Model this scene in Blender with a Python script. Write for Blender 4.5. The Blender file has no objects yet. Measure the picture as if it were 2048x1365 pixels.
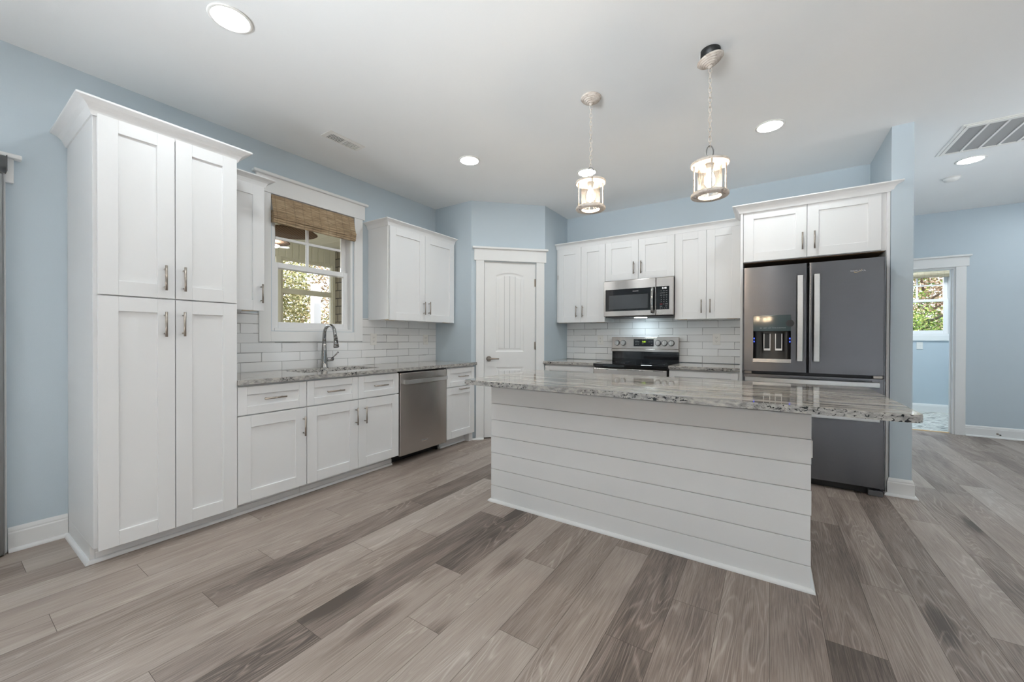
import bpy, bmesh, math, random
from mathutils import Vector, Matrix
random.seed(7)
PI = math.pi
scene = bpy.context.scene
COL = scene.collection

# ------------------------------------------------------------------ camera
CAM = Vector((3.426, 0.0, 1.157))
F_PX = 779.583
_yaw, _pitch, _roll = (math.radians(a) for a in (33.44, -0.294, 0.142))
Fh = Vector((-math.sin(_yaw), math.cos(_yaw), 0)); R0 = Vector((math.cos(_yaw), math.sin(_yaw), 0)); UZ = Vector((0, 0, 1))
Fv = Fh * math.cos(_pitch) + UZ * math.sin(_pitch)
U2 = R0.cross(Fv)
Rv = R0 * math.cos(_roll) + U2 * math.sin(_roll)
Uv = Rv.cross(Fv)
cd = bpy.data.cameras.new('camera')
cd.sensor_fit = 'HORIZONTAL'; cd.sensor_width = 36.0; cd.lens = F_PX / 2048 * 36.0
cd.clip_start = 0.02; cd.clip_end = 200
cam = bpy.data.objects.new('camera', cd)
M4 = Matrix.Identity(4)
for i in range(3):
    M4[i][0] = Rv[i]; M4[i][1] = Uv[i]; M4[i][2] = -Fv[i]; M4[i][3] = CAM[i]
cam.matrix_world = M4
COL.objects.link(cam)
scene.camera = cam

# ------------------------------------------------------------------ colour management, world, sun
vs = scene.view_settings
vs.view_transform = 'Standard'; vs.look = 'None'; vs.gamma = 1.0; vs.use_curve_mapping = False
scene.display_settings.display_device = 'sRGB'
vs.exposure = 0.09
scene.cycles.use_denoising = True
scene.cycles.max_bounces = 10
scene.cycles.diffuse_bounces = 6
scene.cycles.glossy_bounces = 5
scene.cycles.transparent_max_bounces = 16
scene.cycles.sample_clamp_indirect = 6.0
scene.cycles.caustics_reflective = False
scene.cycles.caustics_refractive = False

CAN = 94.0          # radiance of the recessed ceiling lights in view and the added hall ones
CANH = 80.0         # radiance of those out of view
FILL_LAUNDRY = 185.0         # radiance of the unseen lights added in the laundry as fill
BULB = 170.0         # radiance of the two pendant bulbs
BULBC = 90.0       # radiance of the chandelier bulbs behind the camera
FILL_UPR = 44.0          # power of unseen rear lamps added to brighten the ceiling from below
FILL_UPS = 6.0          # the same, added at the side wall
FILL_REAR = 4.0         # power of unseen level fill lamps added at the rear wall
FILL_SIDE = 4.0         # power of the level fill lamp added at the side wall
FILL_FLOOR = 250.0        # power of lamps added to light the unseen floor for upward bounce
FILL_FLOOR_SIDE = 560.0        # power of the added floor-bounce lamp at the side wall
w = bpy.data.worlds.new('world'); scene.world = w; w.use_nodes = True
nt = w.node_tree; nt.nodes.clear()
sky = nt.nodes.new('ShaderNodeTexSky'); sky.sky_type = 'NISHITA'; sky.sun_disc = False
sky.sun_elevation = math.radians(48); sky.sun_rotation = math.radians(120); sky.dust_density = 1.0
bg = nt.nodes.new('ShaderNodeBackground'); bg.inputs['Strength'].default_value = .85
wo = nt.nodes.new('ShaderNodeOutputWorld')
hs = nt.nodes.new('ShaderNodeHueSaturation'); hs.inputs['Saturation'].default_value = .35
nt.links.new(sky.outputs[0], hs.inputs['Color']); nt.links.new(hs.outputs[0], bg.inputs[0]); nt.links.new(bg.outputs[0], wo.inputs[0])

sl = bpy.data.lights.new('sun', 'SUN'); sl.energy = 4.2; sl.angle = math.radians(0.6); sl.color = (1, .95, .86)
so = bpy.data.objects.new('sun', sl); COL.objects.link(so)
so.rotation_euler = Vector((-0.45, 0.42, -0.80)).to_track_quat('-Z', 'Y').to_euler()

def area(name, loc, target, sx, sy, power, color=(1, 1, 1), spread=180):
    l = bpy.data.lights.new(name, 'AREA'); l.shape = 'RECTANGLE'; l.size = sx; l.size_y = sy; l.energy = power; l.color = color
    l.spread = math.radians(spread)
    o = bpy.data.objects.new(name, l); COL.objects.link(o); o.location = loc
    o.rotation_euler = (Vector(target) - Vector(loc)).to_track_quat('-Z', 'Y').to_euler()
    return o
# fill lamps added out of view, behind the camera and to its right,
# some level or aimed up, some lighting the unseen floor for bounce
FILL_COL = (.88, .95, 1)
FILL_FLOOR_COL = (.70, .86, 1)
for x in (2.3, 5.6):
    area('fill_rear', (x, -3.43, 1.35), (x, .6, 1.35), 2.4, 1.7, FILL_REAR, FILL_COL)
    area('fill_up_rear', (x, -3.43, 1.0), (x + .3, .2, 2.9), 2.4, .9, FILL_UPR, FILL_COL, 44)
area('fill_side', (8.12, 1.6, 1.35), (4.0, 2.6, 1.35), 2.8, 1.7, FILL_SIDE, FILL_COL)
area('fill_up_side', (8.12, 4.6, 1.0), (5.0, 5.2, 2.9), 2.8, .9, FILL_UPS, FILL_COL, 46)
area('fill_floor_patio', (.10, -1.95, 2.0), (1.3, -1.95, 0), 1.6, .25, FILL_FLOOR, FILL_FLOOR_COL, 45)
area('fill_floor_rear', (2.6, -3.40, 2.2), (2.8, -1.6, 0), 2.4, .25, FILL_FLOOR, FILL_FLOOR_COL, 45)
area('fill_floor_rear', (5.6, -3.40, 2.2), (5.5, -1.6, 0), 2.4, .25, FILL_FLOOR, FILL_FLOOR_COL, 45)
area('fill_floor_side', (8.1, 4.4, 2.2), (7.3, 4.7, 0), 2.4, .25, FILL_FLOOR_SIDE, FILL_FLOOR_COL, 45)

# ------------------------------------------------------------------ material helpers
def rgb(h):
    h = h.lstrip('#'); v = [int(h[i:i + 2], 16) / 255 for i in (0, 2, 4)]
    return tuple(c / 12.92 if c <= .04045 else ((c + .055) / 1.055) ** 2.4 for c in v) + (1,)
class NT:
    def __init__(s, name):
        s.m = bpy.data.materials.new(name); s.m.use_nodes = True; s.t = s.m.node_tree; s.t.nodes.clear()
        s.out = s.n('ShaderNodeOutputMaterial')
    def n(s, ty, **kw):
        nd = s.t.nodes.new(ty)
        for k, v in kw.items():
            if hasattr(nd, k): setattr(nd, k, v)
            else: s.set(nd, k, v)
        return nd
    def set(s, nd, k, v):
        k2 = k.replace('_', ' ')
        sock = nd.inputs[k2] if k2 in nd.inputs else nd.inputs[k]
        if isinstance(v, bpy.types.NodeSocket): s.t.links.new(v, sock)
        else: sock.default_value = v
    def l(s, a, b): s.t.links.new(a, b)
    def bsdf(s, **kw):
        b = s.n('ShaderNodeBsdfPrincipled')
        for k, v in kw.items(): s.set(b, k, v)
        s.l(b.outputs[0], s.out.inputs[0]); s.b = b
        return b
    def pos(s, scale=(1, 1, 1), loc=(0, 0, 0), rot=(0, 0, 0), src=None):
        if src is None: src = s.n('ShaderNodeNewGeometry').outputs['Position']
        mp = s.n('ShaderNodeMapping'); s.l(src, mp.inputs[0])
        mp.inputs['Scale'].default_value = scale; mp.inputs['Location'].default_value = loc; mp.inputs['Rotation'].default_value = rot
        return mp.outputs[0]
    def noise(s, vec, scale=1, detail=3, rough=.55, dist=0):
        nd = s.n('ShaderNodeTexNoise'); s.l(vec, nd.inputs['Vector'])
        nd.inputs['Scale'].default_value = scale; nd.inputs['Detail'].default_value = detail
        nd.inputs['Roughness'].default_value = rough; nd.inputs['Distortion'].default_value = dist
        return nd.outputs[0]
    def ramp(s, fac, stops, interp='LINEAR'):
        r = s.n('ShaderNodeValToRGB'); r.color_ramp.interpolation = interp
        e = r.color_ramp.elements
        while len(e) < len(stops): e.new(.5)
        for el, (p, c) in zip(e, stops):
            el.position = p; el.color = c if len(c) == 4 else (*c, 1)
        s.l(fac, r.inputs[0]); return r.outputs[0]
    def math(s, op, a, b=None, clamp=False):
        m = s.n('ShaderNodeMath', operation=op); m.use_clamp = clamp
        for i, v in enumerate((a, b)):
            if v is None: continue
            if isinstance(v, bpy.types.NodeSocket): s.l(v, m.inputs[i])
            else: m.inputs[i].default_value = v
        return m.outputs[0]
    def mix(s, f, a, b, blend='MIX'):
        m = s.n('ShaderNodeMix', data_type='RGBA'); m.blend_type = blend
        for sock, v in ((m.inputs[0], f), (m.inputs[6], a), (m.inputs[7], b)):
            if isinstance(v, bpy.types.NodeSocket): s.l(v, sock)
            else: sock.default_value = v
        return m.outputs[2]
    def bump(s, h, strength=.2, dist=.01):
        b = s.n('ShaderNodeBump'); b.inputs['Strength'].default_value = strength; b.inputs['Distance'].default_value = dist
        s.l(h, b.inputs['Height']); s.l(b.outputs[0], s.b.inputs['Normal'])

def paint(name, col, rough=.5, bump=0.0, scale=180, spec=.5):
    k = NT(name); k.bsdf(Base_Color=col, Roughness=rough)
    k.b.inputs['Specular IOR Level'].default_value = spec
    n = k.noise(k.pos(), scale, 2)
    k.l(k.ramp(k.noise(k.pos(), 1.3, 3), [(.3, tuple(c * .975 for c in col[:3])), (.7, col[:3])]), k.b.inputs['Base Color'])
    if bump: k.bump(n, bump, .002)
    return k.m
M = {}
M['ceiling'] = paint('ceiling_paint', rgb('f1f2f2'), .9, .15, 260, .2)
M['blue'] = paint('blue_wall_paint', rgb('c4d0d8'), .62, .12, 240, .3)
M['white'] = paint('white_cabinet_paint', rgb('eeeeee'), .38, .02)
M['trim'] = paint('white_trim_paint', rgb('efefee'), .4, .02)
M['plastic'] = paint('white_plastic', rgb('eceae6'), .35)
M['shiplap'] = paint('white_shiplap_paint', rgb('efefef'), .45, .03, 60)
M['dark'] = paint('dark_void', rgb('1a1715'), .8)
M['rawwood'] = paint('raw_cabinet_underside', rgb('c9a878'), .7)
M['underside_shade'] = paint('underside_painted_shade', rgb('5d4a34'), .8)  # shade above the refrigerator put into a darker colour
M['rubber'] = paint('black_plastic', rgb('141414'), .45)
M['greyplastic'] = paint('grey_plastic', rgb('58585a'), .5)
M['vinyl'] = paint('white_window_vinyl', rgb('f0f0f0'), .35)
M['mesh'] = paint('grey_filter_mesh', rgb('9a9a9a'), .9, .4, 600)
M['shelltrim'] = paint('sage_porch_trim', rgb('dcd9c6'), .6)
M['porchceil'] = paint('porch_board_paint', rgb('e2e3d6'), .6)
M['siding'] = paint('white_house_siding', rgb('e4e2da'), .6)
M['concrete'] = paint('pale_porch_concrete', rgb('c9c5bb'), .8)
M['soil'] = paint('leaf_litter', rgb('6d5a41'), .95, .5, 30)

def steel(name, col, rough=.28, aniso=.75, vertical=True):
    k = NT(name); k.bsdf(Base_Color=col, Metallic=1.0, Roughness=rough)
    k.b.inputs['Anisotropic'].default_value = aniso
    k.b.inputs['Anisotropic Rotation'].default_value = .25
    tg = k.n('ShaderNodeTangent', direction_type='RADIAL'); tg.axis = 'Z'
    k.l(tg.outputs[0], k.b.inputs['Tangent'])
    g = k.noise(k.pos((6, 6, 900)), 1, 2)
    k.l(k.ramp(g, [(.3, tuple(c * .95 for c in col[:3])), (.7, tuple(min(1, c * 1.04) for c in col[:3]))]), k.b.inputs['Base Color'])
    return k.m
M['steel'] = steel('brushed_stainless_steel', rgb('c6c0bb'), .24, .97)
M['fridge'] = steel('satin_grey_steel', rgb('676668'), .25, .97)
M['recess'] = steel('recess_steel_shade', rgb('4b4845'), .30, .8)  # steel darkened so the recess carries its shade in the colour
M['handle_steel'] = steel('bright_handle_steel', rgb('d3d2d0'), .32, .4)
def metal(name, col, rough):
    k = NT(name); k.bsdf(Base_Color=col, Metallic=1.0, Roughness=rough)
    k.l(k.ramp(k.noise(k.pos(), 9, 2), [(.2, tuple(c * .94 for c in col[:3])), (.8, col[:3])]), k.b.inputs['Base Color'])
    return k.m
M['nickel'] = metal('satin_nickel', rgb('aca298'), .28)
M['chrome'] = metal('dark_chrome', rgb('a09f9e'), .10)
M['alu'] = metal('grey_aluminium', rgb('8b8b8b'), .38)
def glossblack(name, col, rough=.04):
    k = NT(name); k.bsdf(Base_Color=col, Roughness=rough)
    k.l(k.ramp(k.noise(k.pos(), 5, 2), [(.2, tuple(c * .8 for c in col[:3])), (.8, col[:3])]), k.b.inputs['Base Color'])
    return k.m
M['blackglass'] = glossblack('black_glass', rgb('101114'))
M['greyglass'] = glossblack('microwave_window', rgb('4d5053'), .08)
M['tealglass'] = glossblack('dispenser_display', rgb('3c4a4b'), .06)
def emit(name, col, strength):
    k = NT(name); e = k.n('ShaderNodeEmission'); e.inputs[0].default_value = col; e.inputs[1].default_value = strength
    k.l(e.outputs[0], k.out.inputs[0]); return k.m
M['can_light'] = emit('led_disc', (.90, .97, 1, 1), CAN)
M['can_light_living'] = emit('led_disc_living', (.90, .97, 1, 1), CANH)
M['fill_light_laundry'] = emit('fill_disc_laundry', (.90, .97, 1, 1), FILL_LAUNDRY)
M['bulb'] = emit('warm_bulb', (1, .81, .60, 1), BULB)
M['bulb_chandelier'] = emit('warm_chandelier_bulb', (1, .74, .47, 1), BULBC)
M['hood_lamp'] = emit('cooktop_lamp', (.75, .92, 1, 1), 55)
M['led_white'] = emit('white_digits', (1, 1, 1, 1), 1.6)
M['led_green'] = emit('green_digits', (.62, 1, .06, 1), 1.3)
M['led_blue'] = emit('blue_led', (.05, .1, 1, 1), 3.0)
M['fan_lamp'] = emit('porch_lamp', (1, .96, .9, 1), 60)
def inkmat(name, col):
    k = NT(name); k.bsdf(Base_Color=col, Roughness=.5); return k.m
M['ink_white'] = inkmat('white_print', rgb('d8d8d8'))
M['ink_red'] = inkmat('red_print', rgb('c2222c'))
M['logo_grey'] = inkmat('grey_logo', rgb('b9b9bd'))
M['logo_gold'] = inkmat('gold_logo', rgb('c9b68a'))
M['slot'] = inkmat('dark_slot', rgb('0c0c0c'))

def glass(name, tint=(1, 1, 1, 1), seeds=False):
    k = NT(name)
    tr = k.n('ShaderNodeBsdfTransparent'); tr.inputs[0].default_value = tint
    gl = k.n('ShaderNodeBsdfGlossy'); gl.inputs['Roughness'].default_value = .02
    fr = k.n('ShaderNodeFresnel'); fr.inputs[0].default_value = 1.25
    mx = k.n('ShaderNodeMixShader')
    fac = fr.outputs[0]
    if seeds:
        v = k.n('ShaderNodeTexVoronoi'); k.l(k.pos(), v.inputs['Vector']); v.inputs['Scale'].default_value = 190
        bp = k.n('ShaderNodeBump'); bp.inputs['Strength'].default_value = .9; bp.inputs['Distance'].default_value = .004
        k.l(v.outputs[0], bp.inputs['Height']); k.l(bp.outputs[0], gl.inputs['Normal']); k.l(bp.outputs[0], fr.inputs['Normal'])
        sp = k.ramp(v.outputs[0], [(.10, (.16, .16, .16)), (.22, (.02, .02, .02))])
        fac = k.math('ADD', fr.outputs[0], sp, True)
    k.l(fac, mx.inputs[0]); k.l(tr.outputs[0], mx.inputs[1]); k.l(gl.outputs[0], mx.inputs[2]); k.l(mx.outputs[0], k.out.inputs[0])
    return k.m
M['pane'] = glass('window_glass')
M['seeded'] = glass('seeded_glass', (.97, .95, .92, 1), True)

def granite(name, axis):
    k = NT(name); k.bsdf(Roughness=.045)
    k.b.inputs['Specular IOR Level'].default_value = .5
    A = lambda a, b: (a, b, b) if axis == 'x' else (b, a, b)
    v1 = k.noise(k.pos(A(1.0, 7)), 1, 6, .62, .6); v2 = k.noise(k.pos(A(3.2, 46)), 1, 5, .68, .5)
    base = k.ramp(v1, [(.28, rgb('6f6b67')), (.42, rgb('a09a93')), (.54, rgb('c3bbb0')), (.72, rgb('a2968a'))])
    vein = k.ramp(v2, [(.40, (1, 1, 1)), (.49, (0, 0, 0))])
    c = k.mix(k.math('MULTIPLY', vein, .80), base, rgb('47413d'))
    light = k.ramp(k.noise(k.pos(A(3.2, 40), (3, 7, 1)), 1, 4), [(.54, (0, 0, 0)), (.66, (1, 1, 1))])
    c = k.mix(k.math('MULTIPLY', light, .8), c, rgb('dedad4'))
    geo = k.n('ShaderNodeNewGeometry'); sep = k.n('ShaderNodeSeparateXYZ'); k.l(geo.outputs['Normal'], sep.inputs[0])
    edge = k.math('SUBTRACT', 1.0, k.math('ABSOLUTE', sep.outputs[2]), True)
    # the sawn edge shows the crystals end-on: grey body with black mineral clusters in drifts
    body = k.ramp(k.noise(k.pos((30, 30, 60)), 1, 4, .65), [(.35, rgb('858381')), (.5, rgb('a9a6a2')), (.65, rgb('c3beb7'))])
    c = k.mix(edge, c, body)
    spk = k.ramp(k.noise(k.pos((62, 62, 95)), 1, 3, .55, .9), [(.55, (0, 0, 0)), (.59, (1, 1, 1))])
    drift = k.ramp(k.noise(k.pos(A(2.2, 3.6), (5, 1, 2)), 1.6, 3, .5, .3), [(.46, (0, 0, 0)), (.53, (1, 1, 1))])
    amt = k.math('ADD', k.math('MULTIPLY', edge, .85), .12)
    c = k.mix(k.math('MULTIPLY', k.math('MULTIPLY', spk, drift), amt), c, rgb('101417'))
    grain = k.noise(k.pos(), 420, 2)
    c = k.mix(.5, c, k.ramp(grain, [(.35, (.72, .72, .72)), (.65, (1, 1, 1))]), 'MULTIPLY')
    k.l(c, k.b.inputs['Base Color'])
    return k.m
M['granite_x'] = granite('granite_long_x', 'x')
M['granite_y'] = granite('granite_long_y', 'y')

def tile():
    k = NT('glazed_white_tile'); k.bsdf(Base_Color=rgb('e7e7e6'), Roughness=.07)
    at = k.n('ShaderNodeAttribute', attribute_name='tone')
    k.l(k.ramp(at.outputs['Fac'], [(0, rgb('eaeaea')), (1, rgb('f2f2f2'))]), k.b.inputs['Base Color'])
    k.bump(k.noise(k.pos((1, 1, 1)), 24, 2, .5, .3), .07, .012)
    return k.m
M['tile'] = tile()
M['grout'] = paint('grey_grout', rgb('9a9a9a'), .9)

def floorwood():
    k = NT('grey_oak_plank'); k.bsdf(Roughness=.42)
    at = k.n('ShaderNodeAttribute', attribute_name='tone'); sd = k.n('ShaderNodeAttribute', attribute_name='seed')
    p = k.n('ShaderNodeNewGeometry').outputs['Position']
    off = k.n('ShaderNodeVectorMath', operation='SCALE'); off.inputs[0].default_value = (17.3, 41.7, 5.1); k.l(sd.outputs['Fac'], off.inputs['Scale'])
    add = k.n('ShaderNodeVectorMath', operation='ADD'); k.l(p, add.inputs[0]); k.l(off.outputs[0], add.inputs[1])
    q = add.outputs[0]
    big = k.noise(k.pos((5.2, .85, 1), src=q), 1, 4, .55, 1.1)
    fib = k.noise(k.pos((260, 6, 1), src=q), 1, 4, .62)
    rings = k.math('SINE', k.math('MULTIPLY', k.noise(k.pos((7.5, .8, 1), src=q), 1, 2, .4,   .35), 150.0))
    rings = k.math('MULTIPLY', k.math('ADD', rings, 1.0), .5)
    line = k.math('POWER', rings, 7.0)
    where = k.ramp(k.noise(k.pos((5, .9, 1), (9, 2, 0), src=q), 1, 2), [(.42, (0, 0, 0)), (.6, (1, 1, 1))])
    v = k.n('ShaderNodeTexVoronoi'); k.l(k.pos((3.1, 1.05, 1), src=q), v.inputs['Vector']); v.inputs['Scale'].default_value = 1.0; v.inputs['Randomness'].default_value = 1
    pick = k.n('ShaderNodeSeparateXYZ'); k.l(v.outputs['Color'], pick.inputs[0])
    knot = k.math('MULTIPLY', k.ramp(v.outputs['Distance'], [(.03, (1, 1, 1)), (.08, (.5, .5, .5)), (.22, (0, 0, 0))]), k.math('GREATER_THAN', pick.outputs[0], .45))
    t = k.math('ADD', at.outputs['Fac'], k.math('MULTIPLY', k.math('SUBTRACT', big, .5), .85))
    t = k.math('ADD', t, k.math('MULTIPLY', k.math('SUBTRACT', fib, .5), .9))
    t = k.math('SUBTRACT', t, k.math('MULTIPLY', knot, .85))
    t = k.math('ADD', t, k.math('MULTIPLY', k.math('MULTIPLY', line, where), .26), True)
    c = k.ramp(t, [(0.0, rgb('50463f')), (.3, rgb('807269')), (.55, rgb('9c8e84')), (.8, rgb('aca096')), (1, rgb('bab0a7'))])
    k.l(c, k.b.inputs['Base Color'])
    k.l(k.ramp(t, [(0, (.5, .5, .5)), (1, (.38, .38, .38))]), k.b.inputs['Roughness'])
    k.bump(fib, .05, .002)
    return k.m
M['floor'] = floorwood()
M['gap'] = paint('plank_gap', rgb('4c423c'), .9)

def bamboo(name, a, b, c3, axis='y'):
    k = NT(name); k.bsdf(Roughness=.75)
    s = (3, 7, 210) if axis == 'y' else (7, 3, 210)
    n1 = k.noise(k.pos(s), 1, 4, .65)
    c = k.ramp(n1, [(.30, a), (.5, b), (.68, c3)])
    cords = k.n('ShaderNodeTexWave', wave_type='BANDS', bands_direction='Y' if axis == 'y' else 'X')
    k.l(k.pos(), cords.inputs['Vector']); cords.inputs['Scale'].default_value = 4.2
    c = k.mix(k.ramp(cords.outputs['Fac'], [(.93, (0, 0, 0)), (1, (.28, .28, .28))]), c, a)
    k.l(c, k.b.inputs['Base Color']); k.bump(n1, .7, .006)
    return k.m
M['bamboo'] = bamboo('woven_bamboo', rgb('5f4f3c'), rgb('a68e70'), rgb('cfbb9c'))
M['bamboo2'] = bamboo('pale_woven_bamboo', rgb('7d7663'), rgb('aea48d'), rgb('c4bba6'), 'x')

def distressed():
    k = NT('whitewashed_metal'); k.bsdf(Roughness=.7)
    n = k.noise(k.pos((25, 25, 60)), 1, 5, .7, .8)
    k.l(k.ramp(n, [(.30, rgb('85756a')), (.44, rgb('c9bdb2')), (.6, rgb('ddd5cc'))]), k.b.inputs['Base Color'])
    k.bump(n, .4, .004); return k.m
M['washed'] = distressed()
def rattan():
    k = NT('woven_rattan'); k.bsdf(Roughness=.8)
    ch = k.n('ShaderNodeTexChecker'); k.l(k.pos(), ch.inputs['Vector']); ch.inputs['Scale'].default_value = 42
    k.l(k.mix(ch.outputs['Fac'], rgb('38281d'), rgb('6a513b')), k.b.inputs['Base Color']); k.bump(ch.outputs['Fac'], .6, .01); return k.m
M['rattan'] = rattan()
def shingles():
    k = NT('grey_shingle'); k.bsdf(Roughness=.9)
    br = k.n('ShaderNodeTexBrick'); k.l(k.pos((1, 1, 1), rot=(PI / 2, 0, 0)), br.inputs['Vector'])
    br.inputs['Color1'].default_value = rgb('8f8775'); br.inputs['Color2'].default_value = rgb('77705f'); br.inputs['Mortar'].default_value = rgb('3d392f')
    br.inputs['Scale'].default_value = 1; br.inputs['Brick Width'].default_value = .13; br.inputs['Row Height'].default_value = .13; br.inputs['Mortar Size'].default_value = .008
    k.l(br.outputs[0], k.b.inputs['Base Color']); return k.m
M['shingle'] = shingles()
def leafmat(name, cols):
    k = NT(name); k.bsdf(Roughness=.5)
    at = k.n('ShaderNodeAttribute', attribute_name='tone')
    k.l(k.ramp(at.outputs['Fac'], [(i / (len(cols) - 1), rgb(c)) for i, c in enumerate(cols)]), k.b.inputs['Base Color'])
    return k.m
M['leaf_bright'] = leafmat('bright_leaves', ['2f4a1a', '56752b', '86a343', 'b9c86a'])  # darkest greens put in as shadow among the leaves
M['leaf_dull'] = leafmat('dull_leaves', ['5b6237', '7c7f4d', 'a39c6a', 'c2b894'])
M['leaf_dry'] = leafmat('dry_twigs', ['6f5c45', '9a8266', 'b9a086', 'd0bda6'])
M['bark'] = paint('tree_bark', rgb('75675a'), .9, .6, 40)
def mosaic():
    k = NT('marble_mosaic'); k.bsdf(Roughness=.25)
    br = k.n('ShaderNodeTexBrick'); k.l(k.pos(rot=(0, 0, .35)), br.inputs['Vector'])
    br.inputs['Color1'].default_value = rgb('ecebe4'); br.inputs['Color2'].default_value = rgb('c2c2bb'); br.inputs['Mortar'].default_value = rgb('efefea')
    br.inputs['Scale'].default_value = 1; br.inputs['Brick Width'].default_value = .16; br.inputs['Row Height'].default_value = .05; br.inputs['Mortar Size'].default_value = .006
    n = k.ramp(k.noise(k.pos((9, 22, 1), rot=(0, 0, .35)), 1, 4, .6, .6), [(.40, rgb('8b8b84')), (.50, (1, 1, 1, 1))])
    k.l(k.mix(1, br.outputs[0], n, 'MULTIPLY'), k.b.inputs['Base Color']); return k.m
M['mosaic'] = mosaic()

# ------------------------------------------------------------------ mesh helpers
B = 4.714                                         # the wall behind the range
CEIL = 2.745
P0 = Vector((.566, 3.479)); P1 = Vector((1.187, 4.10)); PT = (P1 - P0).normalized(); PN = Vector((PT.y, -PT.x))
def T_w(u, d, z): return (u, d, z)
def T_left(u, d, z): return (d, u, z)             # u along the window wall, d out of it
def T_back(u, d, z): return (u, B - d, z)         # u along the range wall, d out of it
def T_diag(u, d, z): return (P0.x + PT.x * u + PN.x * d, P0.y + PT.y * u + PN.y * d, z)

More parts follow.
